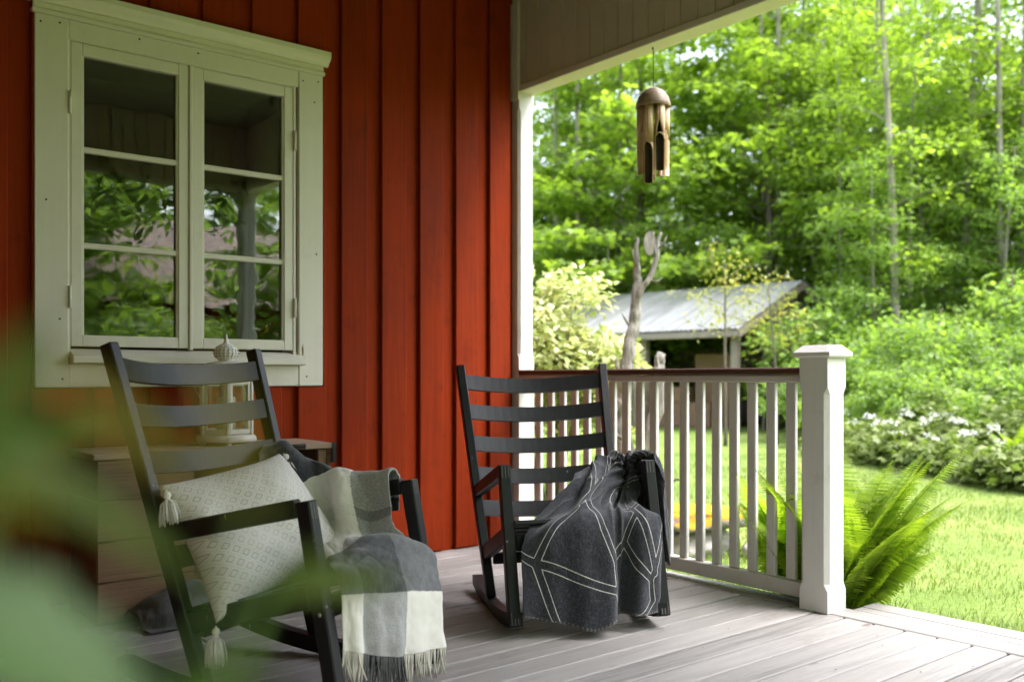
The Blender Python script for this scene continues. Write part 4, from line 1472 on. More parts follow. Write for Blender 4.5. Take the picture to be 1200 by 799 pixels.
GA = 'slim pale aspens standing in front of the wood on the right'
for i_, (px_, de, s) in enumerate(((1050, 17.6, 1.0), (1088, 20.5, .95), (1128, 19.0, 1.05), (1172, 18.0, .95), (1197, 18.6, 1.1), (1000, 24.0, 1.0), (930, 26.0, 1.1), (1240, 18.5, 1.0), (905, 24.5, 1.05), (700, 25.5, 1.0), (655, 25.0, .95), (676, 24.6, 1.1), (690, 26.5, 1.0), (895, 24.0, 1.05), (917, 23.6, 1.1), (938, 24.3, 1.0), (952, 23.2, .95), (725, 25.2, 1.0), (1020, 21.5, 1.0), (1150, 20.5, 1.1))):
    place(ASP[i_ % 2], site((px_ - 600) / 1098. * de, de), rnd_az(), s, 'slim aspen with a bare pale trunk in front of the darker wood', 'tree', GA)

for i_, (la, de, s) in enumerate(((6.9, 17.8, .8), (7.9, 18.6, .95), (9.0, 17.2, .85), (9.9, 19.0, 1.0), (11.0, 17.6, .85), (12.2, 18.4, 1.0), (13.0, 16.8, .85), (7.4, 21.0, 1.1), (14.4, 18.6, 1.0), (1.2, 24.2, .62), (-.5, 23.4, .7), (-2.2, 24.0, .9), (2.4, 23.4, .74), (3.6, 23.0, .66), (4.9, 22.6, .72), (.4, 22.8, .6))):
    place(ROW[i_ % 2], site(la, de), rnd_az(), s, 'bushy young tree filling the gap between the hedge and the wood', 'tree', 'young trees between the hedge and the wood')

# far wood: one countless mass that closes the view between the trunks
r_ = np.random.default_rng(77)
nL = 60000
ang = r_.uniform(R(-32), R(62), nL); dist = r_.uniform(60, 72, nL)
zz = r_.beta(1.3, 1.9, nL) * 21 - .4
clump = vnoise(ang * 26 + 20, zz * .55 + 5, 41)
keep = (clump + r_.uniform(-.75, .75, nL)) > -.05
ang, dist, zz = ang[keep], dist[keep], zz[keep]
dirs = np.stack([np.cos(ang)[:, None] * np.array(FWD)[None, :] + np.sin(ang)[:, None] * np.array(RGT)[None, :]], 0)[0]
pos = np.array(CAM)[None, :] * (1, 1, 0) + dirs * dist[:, None]; pos[:, 2] = zz
far = link('woods', leaves_mesh('woods', pos, rv(len(pos), r_), rv(len(pos), r_) + np.array([0, 0, .6]), r_.uniform(.5, 1.0, len(pos)), KITE), M['shade'])
tag(far, kind='stuff')


def bush_proto(name, seed, H, Rr, leaf, n, mleaf, shape=KITE, stems=9, clumps=26, mbark=None):
    r_ = np.random.default_rng(seed); q = MB(); L = Leaves(); root = empty(name)
    for i in range(stems):
        a = r_.uniform(0, 6.28); b0 = Vector((.12 * math.cos(a), .12 * math.sin(a), 0)) * Rr
        top = Vector((math.cos(a) * Rr * r_.uniform(.3, .8), math.sin(a) * Rr * r_.uniform(.3, .8), H * r_.uniform(.6, .95)))
        q.tube([b0, b0.lerp(top, .5) + Vector((0, 0, .12 * H)), top], [.018, .012, .005], 5)
    for i in range(clumps):
        d = r_.normal(size=3); d[2] = abs(d[2]) * 1.1 - .25; d /= np.linalg.norm(d)
        rad = r_.uniform(.45, 1.0)
        c = np.array([d[0] * Rr * rad, d[1] * Rr * rad, max(.08, H * .42 + d[2] * H * .55 * rad)])
        L.spray(c, Rr * r_.uniform(.24, .42), .07 * H * .6, n, leaf, r_, droop=.3)
    q.build('stems', mbark or M['bark'], root)
    link('foliage', L.mesh('foliage', shape), mleaf, root)
    return root


BU = [bush_proto('bush', 400, 1.7, 1.1, .085, 110, M['bush'], KITE, 9, 46), bush_proto('bush', 401, 2.2, 1.25, .10, 110, M['bush'], KITE, 9, 50), bush_proto('bush', 402, 1.3, 1.0, .09, 110, M['maple'], LOBED, 9, 36)]
GB = 'green bushes along the far side of the lawn'
LBS = ['rounded light green bush in the hedge beyond the lawn', 'tall leafy bush in the hedge beyond the lawn', 'low bush of lobed leaves at the foot of the hedge']
for i, (la, de, s, k) in enumerate(((5.15, 15.4, .9, 0), (6.2, 14.6, 1.05, 1), (7.3, 13.5, 1.0, 0), (8.4, 13.6, 1.15, 1), (6.0, 17.5, 1.25, 1), (7.0, 16.3, 1.35, 0), (8.6, 16.0, 1.4, 1), (10.0, 14.8, 1.0, 0), (10.6, 17.3, 1.3, 1),
                                    (6.4, 13.0, .75, 2), (5.5, 13.0, .8, 0), (6.4, 11.4, .85, 0), (7.2, 10.0, .9, 1), (7.9, 8.6, .9, 0), (5.0, 14.0, .7, 2), (6.1, 10.3, .5, 2), (7.5, 12.2, .62, 2), (8.5, 12.0, .7, 0), (9.6, 12.6, .8, 0), (11.5, 14.0, 1.0, 1), (12.6, 15.4, 1.2, 0), (6.6, 21.0, 1.3, 0), (6.6, 19.4, 1.5, 2), (8.8, 19.0, 1.6, 0), (3.0, 22.2, 1.2, 2), (-.6, 22.0, 1.1, 1), (13.5, 13.2, 1.1, 0), (14.6, 16.5, 1.4, 1))):
    place(BU[k], site(la, de), rnd_az(), s, LBS[k], 'bush', GB + (' (%s)' % ('rounded', 'tall', 'lobed')[k]))

# dappled pale shrub by the house corner
pb = bush_proto('pale_shrub', 410, 2.15, .72, .085, 170, M['pale'], KITE, 10, 64)
place(pb, site(.30, 8.3), .4, 1.0, 'cream and pale green dappled shrub left of the dead tree', 'shrub')
# yellowish sapling beside the shed
sp_ = make_tree_proto('sapling', 420, 3.05, 1.75, .62, 12, .016, .075, 4, 12, M['sapling'], M['bark'], dome_p, .24, KITE, .1, (.2, .7))
place(sp_, site(3.28, 14.4), .3, .92, 'thin yellow-green sapling in front of the shed corner', 'sapling')
place(sp_, site(4.12, 14.6), 2.2, .80, 'shorter yellow-green sapling against the shed gable', 'sapling')

# ground elder with white umbels (nobody could count it)
r_ = np.random.default_rng(55)
L = Leaves(); Lf = Leaves()
def border(t, off):
    de = 12.9 - 5.6 * t
    la = 4.15 + .75 * t + 1.1 * max(0, t - .75) * 4 * .5
    return la + off * 1.0, de + off * .35


for i in range(420):
    t = r_.uniform(0, 1)
    la, de = border(t, abs(r_.normal(0, .6)) - .12 * abs(math.sin(t * 31)))
    c = np.array(site(la, de, GROUND + .55 * max(0, la - 4.6 - .75 * t) + r_.uniform(.04, .30) + .26 * max(0, math.sin(t * 23) * math.sin(t * 57 + 1))))
    L.spray(c, .22, .05, 26, .085, r_, droop=.3)
o = link('ground_elder', L.mesh('ground_elder', LOBED), M['cover'])
tag(o, kind='stuff')
for i in range(34):
    t = r_.uniform(.0, .8)
    la, de = border(t, abs(r_.normal(0, .45)))
    c = np.array(site(la, de, GROUND + r_.uniform(.38, .66)))
    Lf.spray(c, .06, .012, 26, .034, r_, droop=.3)
o = link('white_blossom', Lf.mesh('white_blossom', KITE), M['petal'])
tag(o, kind='stuff')

# lawn grass: short blades, dense near the porch
r_ = np.random.default_rng(66)
n_ = 130000
la = r_.uniform(.2, 9.5, n_); de = 2.9 + 10.0 * r_.uniform(0, 1, n_) ** 1.7
ok = (np.abs(la / de) < .78)
la, de = la[ok], de[ok]
pos = np.array(CAM)[None] * (1, 1, 0) + la[:, None] * np.array(RGT)[None] + de[:, None] * np.array(FWD)[None]
out = (pos[:, 0] > .25) | ((pos[:, 0] > .06) & (pos[:, 1] > -2.03))
pos = pos[out]; de = de[out]; n_ = len(pos)
pos[:, 2] = GROUND - .004
cl_ = vnoise(pos[:, 0] * 3 + 20, pos[:, 1] * 3 + 40, 70)
aa = r_.uniform(0, 6.28, n_)
al = np.stack([np.cos(aa) * .45, np.sin(aa) * .45, np.ones(n_)], 1) + r_.normal(0, .12, (n_, 3))
nn = np.stack([np.cos(aa), np.sin(aa), .3 * np.ones(n_)], 1)
sz = (.032 + .016 * cl_ + .012 * r_.random(n_)) * (1 + .02 * de)
V, F_ = BLADE
wide = (V * np.array([1, 1.7, 1]), F_)
o = link('grass', leaves_mesh('grass', pos, al, nn, sz, wide), M['grassblade'])
tag(o, kind='stuff')
# taller tufts along the deck edge
nT = 2600
ty = r_.uniform(-2.9, -.2, nT); tx = .26 + np.abs(r_.normal(0, .05, nT)); tx[ty > -2.02] -= .14
pos = np.stack([tx, ty, np.full(nT, GROUND)], 1)
aa = r_.uniform(0, 6.28, nT)
al = np.stack([np.cos(aa) * .5, np.sin(aa) * .5, np.ones(nT)], 1)
o = link('grass', leaves_mesh('grass_edge', pos, al, np.stack([np.cos(aa), np.sin(aa), .2 * np.ones(nT)], 1), r_.uniform(.09, .19, nT), BLADE), M['grassblade'])
tag(o, kind='stuff')

# ================================================================== FERN
def frond(name, base, az, L, el0, droop, parent, r_, wid=.13, roll=0.):
    L *= 1.0; wid *= 1.2; droop *= .8
    Ls = Leaves(); q = MB()
    pts = []
    el = el0; p = Vector(base); NS = 30
    for i in range(NS + 1):
        pts.append(p.copy())
        t = i / NS
        e = el0 - droop * t ** 1.6
        p = p + Vector((math.cos(az) * math.cos(e), math.sin(az) * math.cos(e), math.sin(e))) * (L / NS)
    q.tube(pts, [.0042 * (1 - i / (NS + 2)) + .0006 for i in range(NS + 1)], 5)
    pos = []; al = []; nn = []; sz = []
    side0 = Vector((-math.sin(az), math.cos(az), 0))
    NP = 84
    for i in range(3, NP):
        f = i / NP * NS; i0 = int(f); pp_ = pts[i0].lerp(pts[i0 + 1], f - i0)
        tg = (pts[i0 + 1] - pts[i0]).normalized()
        t = i / NP
        wl = wid * (min(1, t / .35) ** .8) * (1 - max(0, (t - .35) / .65) ** 1.7) + .006
        up_ = side0.cross(tg); up_ = -up_ if up_.z < 0 else up_
        for s in (-1, 1):
            d = side0 * s * .96 + tg * .20 + up_ * (.06 + roll * s) + Vector((0, 0, -.16))
            d.normalize()
            nv = up_ + Vector((r_.normal(0, .12), r_.normal(0, .12), r_.normal(0, .12)))
            pos.append(pp_); al.append(d); nn.append(nv); sz.append(wl * r_.uniform(.92, 1.06))
    me = leaves_mesh(name, pos, al, nn, sz, PINNA)
    o = link(name, me, M['fern'], parent)
    q.build('midrib', M['fern'], o)
    return o


# one pinna: a narrow blade with a toothed margin
pv = []
K = 9
for i in range(K + 1):
    t = i / K
    w_ = .092 * (1 - t) ** .75 * (1.0 if i % 2 == 0 else .55)
    pv.append((t, w_, -.10 * t * t)); pv.append((t, -w_, -.10 * t * t))
PINNA = (np.array(pv), [(2 * i, 2 * i + 2, 2 * i + 3, 2 * i + 1) for i in range(K)])
r_ = np.random.default_rng(90)
fn = empty('fern', (.235, -1.86, GROUND), label='big bright green fern arching beside the railing post', cat='fern')
for i, (az, L, el, dr) in enumerate(((-.95, .74, 1.12, .7), (-.55, .88, 1.2, .55), (-1.25, .86, 1.28, .55), (-.15, .80, 1.30, .7), (.45, .85, 1.25, .6), (1.0, .9, 1.2, .6), (1.6, .8, 1.15, .65), (2.1, .75, 1.1, .7), (2.7, .8, 1.25, .6), (-1.7, .72, 1.15, .8), (-2.4, .7, 1.35, .5), (.8, .7, 1.0, .9), (-.75, .6, .85, .8), (1.3, .75, 1.2, .6), (3.4, .75, 1.3, .6), (-.85, .98, 1.12, .5), (-1.1, .8, 1.0, .6), (-.35, .7, 1.1, .7), (-1.45, .9, 1.2, .5), (-.6, .75, .95, .65))):
    frond('frond', (r_.normal(0, .02), r_.normal(0, .02), 0), az, L, el, dr, fn, r_, .15)
fn2 = empty('fern', (.30, -1.36, GROUND), label='smaller fern growing behind the middle of the railing', cat='fern')
for i in range(9):
    frond('frond', (0, 0, 0), i * .7 + .2, r_.uniform(.62, .85), r_.uniform(1.1, 1.35), r_.uniform(.5, .9), fn2, r_, .13)
fn2.location = (.32, -1.62, GROUND)

# fern-like clump by the hedge at the right edge
fn3 = empty('fern', tuple(site(5.28, 9.6)), label='dark green fern clump in the hedge beyond the lawn', cat='fern')
for i in range(9):
    frond('frond', (0, 0, 0), i * .7, r_.uniform(.55, .85), r_.uniform(1.0, 1.35), r_.uniform(.4, .8), fn3, r_, .13)

# ================================================================== SHED
e1 = (RGT * .707 - FWD * .707); e2 = (RGT * .707 + FWD * .707)
SR = site(4.295, 18.0, 0)
sh = empty('shed', (SR.x, SR.y, GROUND), (0, 0, math.atan2(e1.y, e1.x)), label='open-fronted garden shed with a pale corrugated metal roof', cat='shed')
# local: x along the eave (right end = 0, left is negative), y = into the shed, z up from the ground
SLN = 6.4; SDP = 2.15; EH, RH = 2.12, 3.05
q = MB(); vs = []; fs = []
ncor = 190
for j, (yv, zv) in enumerate(((-.32, EH - .14), (SDP * .5, (EH + RH) / 2 + .0), (SDP, RH))):
    for i in range(ncor + 1):
        xx = .30 - (SLN + .6) * i / ncor
        vs.append((xx, yv, zv + .018 * math.cos(i * math.pi / 1.5)))
for j in range(2):
    for i in range(ncor):
        a = j * (ncor + 1) + i
        fs.append((a, a + 1, a + ncor + 2, a + ncor + 1))
q.add(vs, fs, True)
vs = []
q2 = MB()
q.build('roof', M['steel'], sh)
q = MB(); vs = []; fs = []
for j, (yv, zv) in enumerate(((SDP, RH - .001), (SDP * 2 + .3, EH - .14))):
    for i in range(ncor + 1):
        xx = .30 - (SLN + .6) * i / ncor
        vs.append((xx, yv, zv + .018 * math.cos(i * math.pi / 1.5)))
for i in range(ncor): fs.append((i, i + 1, i + ncor + 2, i + ncor + 1))
q.add(vs, fs, True)
q.build('roof', M['steel'], sh)
q = MB()
sl_ = math.atan2(RH - EH + .14, SDP + .32)
for xx in (.27, -SLN - .27):
    q.bar((xx, -.33, EH - .235), (xx, SDP, RH - .10), (1, 0, 0), .03, .17, .004)
    q.bar((xx, SDP * 2 + .3, EH - .235), (xx, SDP, RH - .102), (1, 0, 0), .03, .17, .004)
q.bar((.28, -.30, EH - .235), (-SLN - .28, -.30, EH - .235), (0, 0, 1), .12, .03, .003)
q.build('bargeboard', M['oldwood_z'], sh)
for xx in (.0, -2.15, -4.3, -6.3):
    q = MB(); q.box(xx - .07, xx + .07, -.07, .07, 0, EH - .16, .006)
    q.build('post', M['oldwood_z'], sh)
q = MB()
q.box(-SLN, .06, -.06, .06, EH - .30, EH - .17, .004)
q.build('eave_beam', M['oldwood_z'], sh)
q = MB()
i = 0
xx = -SLN
while xx < -.02:
    q.box(xx + .003, xx + .147, SDP * 1.6, SDP * 1.6 + .03, 0, 2.3 + .0)
    xx += .15
yv = SDP * .5
while yv < SDP * 1.6:
    for xs in (-SLN, -.04):
        zt = EH - .18 + (RH - EH) * min(yv / SDP, 2 - yv / SDP if yv > SDP else 1)
        q.box(xs, xs + .03, yv + .003, yv + .147, 0, zt)
    yv += .15
q.build('wall', M['oldwood_z'], sh)
q = MB()
q.box(-3.4, -1.2, .95, 1.5, 0, .52, .02); q.box(-3.3, -1.9, 1.0, 1.4, .525, .85, .02)
q.build('workbench', M['oldwood'], sh)
q = MB(); q.box(-1.9, -.9, 1.45, 1.5, .0, 1.55, .01)
q.build('door', M['oldwood'], sh)

# ================================================================== DEAD TREE
dt = empty('dead_tree', tuple(site(.80, 6.9)), label='bare forked dead tree trunk standing in the garden behind the railing', cat='dead tree')
def dl(px, z, fwd=0.0): # local offset: px metres to the right
    v = RGT * px + FWD * fwd; return Vector((v.x, v.y, z))
q = MB()
q.rtube([dl(-.02, 0), dl(.0, .45, .02), dl(.01, .8), dl(.02, 1.0), dl(.045, 1.2, -.02), dl(.085, 1.42, .0), (dl(.11, 1.62)), dl(.125, 1.80, .02), dl(.12, 1.95), dl(.125, 2.09)],
       [.088, .072, .056, .049, .043, .039, .035, .024, .020, .009], 12)
q.rtube([dl(.10, 1.58), dl(.15, 1.71, -.03), dl(.215, 1.80, -.03), dl(.255, 1.92, -.02), (dl(.27, 2.05)), dl(.30, 2.13)], [.028, .024, .021, .020, .017, .008], 10)
q.rtube([dl(.225, 1.81, -.03), dl(.235, 1.86, -.02)], [.014, .008], 6)
q.rtube([dl(.255, 1.95, -.02), dl(.24, 2.06, -.02), dl(.235, 2.13, -.02)], [.012, .010, .006], 6)
q.tube([dl(.08, 1.42), dl(.02, 1.50, -.05), dl(.0, 1.53, -.07)], [.012, .008, .003], 6)
q.tube([dl(.12, 1.88), dl(.09, 1.94, -.04), dl(.08, 2.0, -.05)], [.009, .006, .002], 6)
q.tube([dl(.27, 2.0), dl(.31, 2.04, -.04), dl(.335, 2.10, -.05)], [.009, .006, .002], 6)
q.tube([dl(.20, 1.78, -.03), dl(.26, 1.76, -.06), dl(.30, 1.79, -.07)], [.010, .007, .003], 6)
q.rtube([dl(.0, .30), dl(.16, .55, -.05), dl(.27, .9, -.04), dl(.275, 1.10, -.04), dl(.30, 1.24, -.03)], [.05, .05, .046, .042, .030], 10)
q.rtube([dl(.27, 1.08, -.04), dl(.255, 1.22, -.06)], [.02, .012], 6)
q.rtube([dl(.02, 1.07), dl(-.03, 1.13, -.04), dl(-.035, 1.2, -.05)], [.016, .013, .008], 6)
q.build('trunk', M['deadbark'], dt)
q = MB()
q.rtube([dl(-.01, 1.09, -.06), dl(.13, 1.115, -.07), dl(.28, 1.11, -.07)], [.012, .012, .010], 7)
q.build('perch', M['deadbark'], dt)
q = MB()   # slab of bark leaning between trunk and stub
q.obox(dl(.17, .87, .03), RGT.copy(), FWD.copy(), Z.copy(), .085, .018, .17, .01)
q.build('bark_slab', M['deadbark'], dt)
q = MB()
lp = [dl(-.02, .90, -.09), dl(-.06, .78, -.11), dl(-.05, .66, -.1), dl(.02, .6, -.1), dl(.07, .5, -.1), dl(.05, .42, -.09)]
q.rtube(lp, .013, 7)
q.build('vine', M['bark'], dt)
dk = MB()
nn = 20
vs = []
for sgn, rr, off in ((0, 1., -.012), (0, 1., .012)):
    for k in range(nn):
        a = 2 * math.pi * k / nn
        vs.append(RGT * (.042 * math.cos(a)) + Z * (.088 * math.sin(a)) + FWD * off)
fs = [tuple(range(nn)), tuple(range(nn, 2 * nn))[::-1]] + [(k, nn + k, nn + (k + 1) % nn, (k + 1) % nn) for k in range(nn)]
dk.add(vs, fs)
o = dk.build('wooden_disc', M['deadbark'])
o.location = tuple(site(.80, 6.9) + dl(.205, 2.04, -.055))
tag(o, 'oval wooden disc hung between the two forks of the dead tree', 'wooden ornament')

# ================================================================== STONES AND HOOK
def stone(name, loc, sx, sy, sz, seed, m, rz, flat=.0):
    bm = bmesh.new(); bmesh.ops.create_icosphere(bm, subdivisions=4, radius=1)
    r_ = random.Random(seed); ox = r_.uniform(5, 40)
    for v in bm.verts:
        n_ = float(vnoise(np.array([v.co.x * 1.6 + ox]), np.array([v.co.y * 1.6 + v.co.z * 2.1 + ox]), seed)[0]) * .20 + float(vnoise(np.array([v.co.x * 5 + ox]), np.array([v.co.y * 5 + v.co.z * 6 + ox]), seed + 1)[0]) * .07
        c_ = v.co * (1 + n_)
        if flat: c_.z = math.copysign(abs(c_.z) ** (1 - flat), c_.z)
        v.co = Vector((c_.x * sx, c_.y * sy, c_.z * sz))
    me = bpy.data.meshes.new(name); bm.to_mesh(me); bm.free()
    o = link(name, me, m, None, True)
    o.location = loc; o.rotation_euler = (0, 0, rz)
    return o


s0 = site(1.12, 5.75)
tag(stone('stone', (s0.x, s0.y, GROUND + .03), .27, .20, .13, 5, M['stone'], .3), 'pale grey fieldstone under the orange mossy slab', 'stone')
tag(stone('stone', tuple(site(1.46, 5.55, GROUND + .02)), .10, .09, .09, 9, M['stone'], 1.3), 'small pale fieldstone at the right end of the mossy slab', 'stone')
tag(stone('mossy_slab', tuple(site(1.13, 5.72, GROUND + .215)), .37, .22, .075, 7, M['moss'], -.55, .4), 'flat stone slab covered in orange moss behind the railing', 'mossy stone')
hk = MB()
hp = [Vector((0, 0, 0)), Vector((0, 0, .36))]
for k in range(9):
    a = math.pi * k / 8
    hp.append(Vector((-RGT.x * .035, -RGT.y * .035, .36)) + RGT * (.035 * math.cos(a)) + Z * (.035 * math.sin(a)))
hk.tube(hp, .007, 6)
o = hk.build('garden_hook', M['iron'])
o.location = tuple(site(1.12, 6.15))
tag(o, 'thin black hooked garden stake behind the mossy slab', 'garden hook')

# ================================================================== FOREGROUND PLANT (blurred by the lens)
fp = empty('leafy_plant', (-3.42, -3.86, GROUND), label='out-of-focus broad-leaved plant growing up close on the left', cat='plant')


def near(px, py, dep):
    """a point of the plant, from its bearing as seen at the porch edge"""
    return CAM + (FWD + RGT * ((px - 600) / 1098.) + Z * ((441 - py) / 1098.)) * dep - Vector(fp.location)


def broad_leaf(p0, p1, wid, nrm, tone_, curl=.12):
    p0 = Vector(p0); p1 = Vector(p1); a = p1 - p0; L = a.length; a.normalize()
    n_ = Vector(nrm); s_ = a.cross(n_).normalized(); n_ = s_.cross(a)
    q = MB(); vs = []; K = 14; Wn = 8
    for i in range(K + 1):
        t = i / K
        w_ = wid * (math.sin(math.pi * min(1, t * .93 + .03)) ** .8) * (1 - .35 * t)
        for j in range(Wn + 1):
            e = -1 + 2 * j / Wn
            z = curl * wid * e * e - .25 * L * (t - .2) ** 2 + .05 * wid * math.sin(t * 30) * abs(e)
            vs.append(p0 + a * (t * L) + s_ * (e * w_ * .5) + n_ * z)
    fs = [(i * (Wn + 1) + j, i * (Wn + 1) + j + 1, (i + 1) * (Wn + 1) + j + 1, (i + 1) * (Wn + 1) + j) for i in range(K) for j in range(Wn)]
    q.add(vs, fs, True)
    return q.build('leaf', M[tone_], fp)


SPEC = [  # start (px, py, depth) -> end, width (m), facing, leaf tone
    ((-220, 640, .19), (235, 850, .20), .044, (.1, -.45, 1), 'sheen_leaf'),
    ((-190, 455, .22), (255, 640, .23), .019, (.2, -.7, .6), 'shaded_leaf'),
    ((-60, 660, .19), (15, 375, .19), .019, (-.7, -.6, .3), 'near_leaf'),
    ((-150, 560, .30), (135, 480, .30), .024, (.2, -.8, .5), 'shaded_leaf'),  # extra leaf added to darken the wall behind it
    ((-120, 560, .21), (110, 590, .21), .016, (.2, -.7, .6), 'shaded_leaf'),
    ((40, 415, .165), (262, 575, .17), .0065, (-.3, -.8, .5), 'sun_leaf'),
    ((305, 600, .165), (238, 400, .17), .0058, (-.5, -.8, .2), 'sun_leaf'),
    ((-40, 605, .17), (60, 575, .17), .006, (-.3, -.7, .6), 'sun_leaf'),
    ((315, 694, .30), (475, 668, .31), .0135, (0, -.8, .6), 'shaded_leaf'),
    ((330, 660, .25), (400, 655, .25), .007, (0, -.8, .6), 'shaded_leaf'),
    ((150, 900, .19), (300, 760, .20), .010, (0, -.3, 1), 'near_leaf'),
]
stm = MB()
hub = Vector((0, 0, .62))
stm.tube([Vector((0, 0, 0)), Vector((.01, -.02, .3)), hub], [.006, .005, .004], 7)
for a, c_, wid, nr_, tone_ in SPEC:
    A = near(*a); B = near(*c_)
    broad_leaf(A, B, wid, nr_, tone_)
    mid_ = hub.lerp(A, .5) + Vector((-.02, -.02, -.03))
    stm.tube([hub, mid_, A], [.0018, .0014, .001], 5)
stm.build('stem', M['near_leaf'], fp)

# dry leaf scraps and moss crumbs swept against the railing
r_ = np.random.default_rng(31)
n_ = 150
ty = r_.uniform(-1.95, -.3, n_); tx = -.02 - np.abs(r_.normal(0, .07, n_)) + .03
pos = np.stack([tx, ty, r_.uniform(.003, .006, n_)], 1)
pos = np.concatenate([pos, np.stack([r_.uniform(-1.6, -.1, 40), r_.uniform(-3.2, -1.0, 40), np.full(40, .004)], 1)])
n_ = len(pos); aa = r_.uniform(0, 6.28, n_)
o = link('debris', leaves_mesh('debris', pos, np.stack([np.cos(aa), np.sin(aa), .1 * np.ones(n_)], 1), np.array([[0, 0, 1.]] * n_) + r_.normal(0, .25, (n_, 3)), r_.uniform(.005, .016, n_), KITE), M['scrap'])
tag(o, kind='stuff')

# ================================================================== BEHIND THE VIEWPOINT (mirrored in the panes, or added to shade the porch)
ob = empty('outbuilding', (3.6, -17.5, GROUND), (0, 0, R(4)), label='outbuilding with a tiled roof, mirrored in the window panes', cat='outbuilding')
q = MB(); q.box(-5, 5, -2.5, 2.5, 0, 2.7); q.build('wall', M['red'], ob)
q = MB()
q.add([(-5.4, 3.0, 2.55), (5.4, 3.0, 2.55), (5.4, 0, 4.7), (-5.4, 0, 4.7), (-5.4, -3.0, 2.55), (5.4, -3.0, 2.55)], [(0, 1, 2, 3), (3, 2, 5, 4)])
me = q.mesh('roof')
ul = me.uv_layers.new(name='UVMap')
ul.data.foreach_set('uv', np.array([(0, 0), (10.8, 0), (10.8, 3.7), (0, 3.7), (0, 3.7), (10.8, 3.7), (10.8, 0), (0, 0)], np.float32).ravel())
link('roof', me, M['tiles'], ob)
place(BU[1], (1.0, -9.6, GROUND), 1.0, 1.05, 'tall bush mirrored low in the left window sash', 'bush')
place(BU[0], (3.7, -10.5, GROUND), 2.0, 1.0, 'rounded bush mirrored low in the right window sash', 'bush')
place(MAP[1], (.2, -12.2, GROUND), .3, .55, 'small maple mirrored in the left window sash', 'maple tree')
place(MAP[0], (4.6, -11.8, GROUND), 1.3, .5, 'small maple mirrored in the right window sash', 'maple tree')
for i, (x_, y_, k, s_) in enumerate(((-7.5, -9.5, 0, .62), (-3.4, -11.5, 1, .66), (8.6, -13.0, 1, .7), (-9.5, -6.5, 1, .6), (.8, -15.0, 0, .78), (-5.5, -14.5, 0, .85))):  # maples added to hold back sky light from the porch front
    place(MAP[k], (x_, y_, GROUND), rnd_az(), s_, 'leafy maple added across the front yard to shade the porch', 'maple tree', 'added maples screening the porch front')
for i, (x_, y_, k, s_) in enumerate(((-5.9, -5.6, 1, 1.25), (-4.4, -6.4, 0, 1.35))):  # unseen bushes added to block low sky light from the front
    place(BU[k], (x_, y_, GROUND), rnd_az(), s_, 'big unseen bush added in the front yard to shade the porch', 'bush', 'added bushes screening the porch front')
# climber along the front beam and post, seen in the panes
vn = empty('climbing_vine', (0, -3.80, 0), label='leafy climbing vine along the front porch beam, mirrored in the panes', cat='vine')
r_ = np.random.default_rng(123); L = Leaves(); q = MB()
for i in range(75):
    xv = r_.uniform(-5.4, .1)
    if -2.9 < xv < -1.5 and r_.random() < .5: continue
    L.spray((xv, r_.normal(-.06, .05), 2.62 - abs(r_.normal(0, .26))), .26, .06, 34, .10, r_, droop=.5)
for i in range(22):
    L.spray((r_.normal(.03, .07), r_.normal(-.05, .06), r_.uniform(.6, 2.5)), .17, .06, 22, .09, r_, droop=.4)
q.tube([(.12, .03, GROUND), (.13, -.02, .8), (.10, .0, 1.7), (.08, -.03, 2.5), (-1.2, -.03, 2.56), (-3, -.02, 2.5), (-5.2, -.03, 2.56)], [.02, .018, .016, .014, .012, .01, .006], 7)
q.build('stem', M['bark'], vn)
link('foliage', L.mesh('foliage', KITE), M['forest'], vn)
r3 = random.Random(4)
for i in range(9):
    place(FOR[i % 4], (-4 + i * 2.6, -25 - r3.uniform(0, 5), GROUND), rnd_az(), .9, 'tree standing behind the outbuilding, mirrored in the panes', 'tree', 'trees behind the outbuilding')

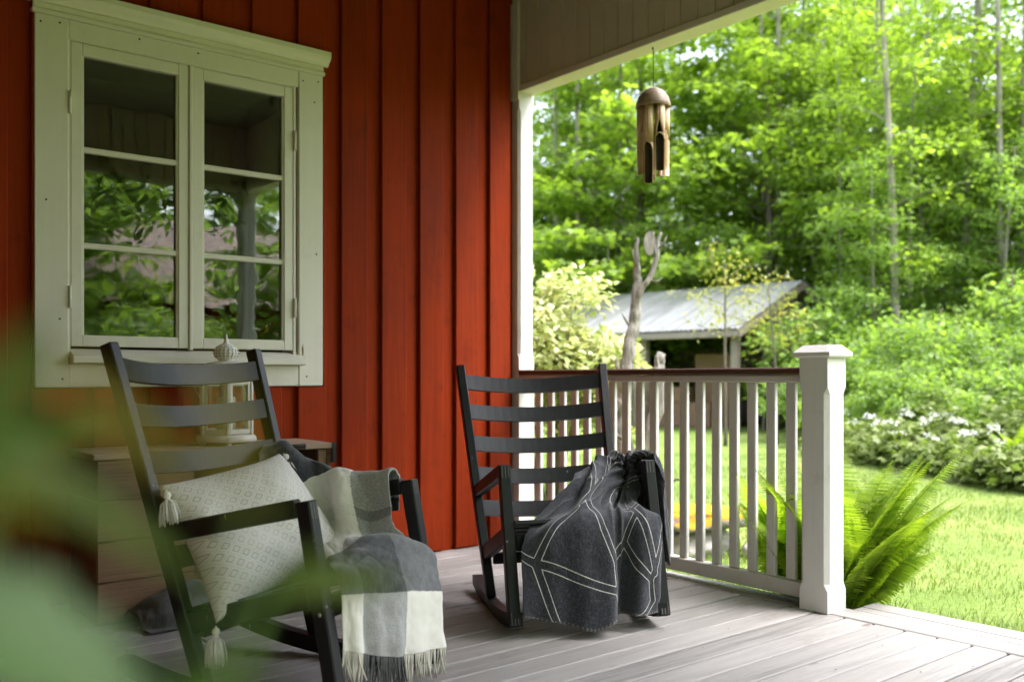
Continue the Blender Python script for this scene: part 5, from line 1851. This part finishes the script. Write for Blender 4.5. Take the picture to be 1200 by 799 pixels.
# ================================================================== LIGHT, SKY, CAMERA
SUN_EL, SUN_AZ = R(63), R(145)     # azimuth measured from +Y towards +X
wd_ = bpy.data.worlds.new('World'); SC.world = wd_
wd_.use_nodes = True
nt = wd_.node_tree; nt.nodes.clear()
sky = nt.nodes.new('ShaderNodeTexSky'); sky.sky_type = 'NISHITA'
sky.sun_disc = False; sky.sun_elevation = SUN_EL; sky.sun_rotation = SUN_AZ
sky.air_density = 1.0; sky.dust_density = 4.0; sky.ozone_density = 1.0
hs = nt.nodes.new('ShaderNodeHueSaturation'); hs.inputs['Saturation'].default_value = .5
bg = nt.nodes.new('ShaderNodeBackground'); bg.inputs['Strength'].default_value = .15
wo = nt.nodes.new('ShaderNodeOutputWorld')
nt.links.new(sky.outputs[0], hs.inputs['Color']); nt.links.new(hs.outputs[0], bg.inputs['Color']); nt.links.new(bg.outputs[0], wo.inputs['Surface'])
sd = bpy.data.lights.new('sun', 'SUN'); sd.energy = 1.0; sd.angle = R(40); sd.color = (1, .98, .955)
so = bpy.data.objects.new('sun', sd); COL.objects.link(so)
dv = Vector((math.sin(SUN_AZ) * math.cos(SUN_EL), math.cos(SUN_AZ) * math.cos(SUN_EL), math.sin(SUN_EL)))
so.rotation_euler = dv.to_track_quat('Z', 'Y').to_euler()

cd = bpy.data.cameras.new('camera'); co_ = bpy.data.objects.new('camera', cd); COL.objects.link(co_)
co_.location = CAM; co_.rotation_euler = (R(90), 0, -YAW)
cd.sensor_width = 36; cd.lens = 1098 / 1200 * 36
cd.shift_y = 41.5 / 1200
cd.clip_start = .02; cd.clip_end = 500
cd.dof.use_dof = True; cd.dof.focus_distance = 3.35; cd.dof.aperture_fstop = 2.3
SC.camera = co_

SC.render.engine = 'CYCLES'
cy = SC.cycles
cy.max_bounces = 7; cy.diffuse_bounces = 4; cy.glossy_bounces = 3; cy.transmission_bounces = 4; cy.transparent_max_bounces = 8
cy.use_adaptive_sampling = True; cy.adaptive_threshold = .02
cy.use_denoising = True
try: cy.denoiser = 'OPENIMAGEDENOISE'
except Exception: pass
cy.sample_clamp_indirect = 6
cy.caustics_reflective = False; cy.caustics_refractive = False
SC.view_settings.view_transform = 'Standard'; SC.view_settings.look = 'None'
SC.view_settings.exposure = 2.6; SC.view_settings.gamma = 1.0
SC.view_settings.use_curve_mapping = False
SC.view_settings.use_white_balance = True
SC.view_settings.white_balance_temperature = 6350
SC.view_settings.white_balance_tint = 12
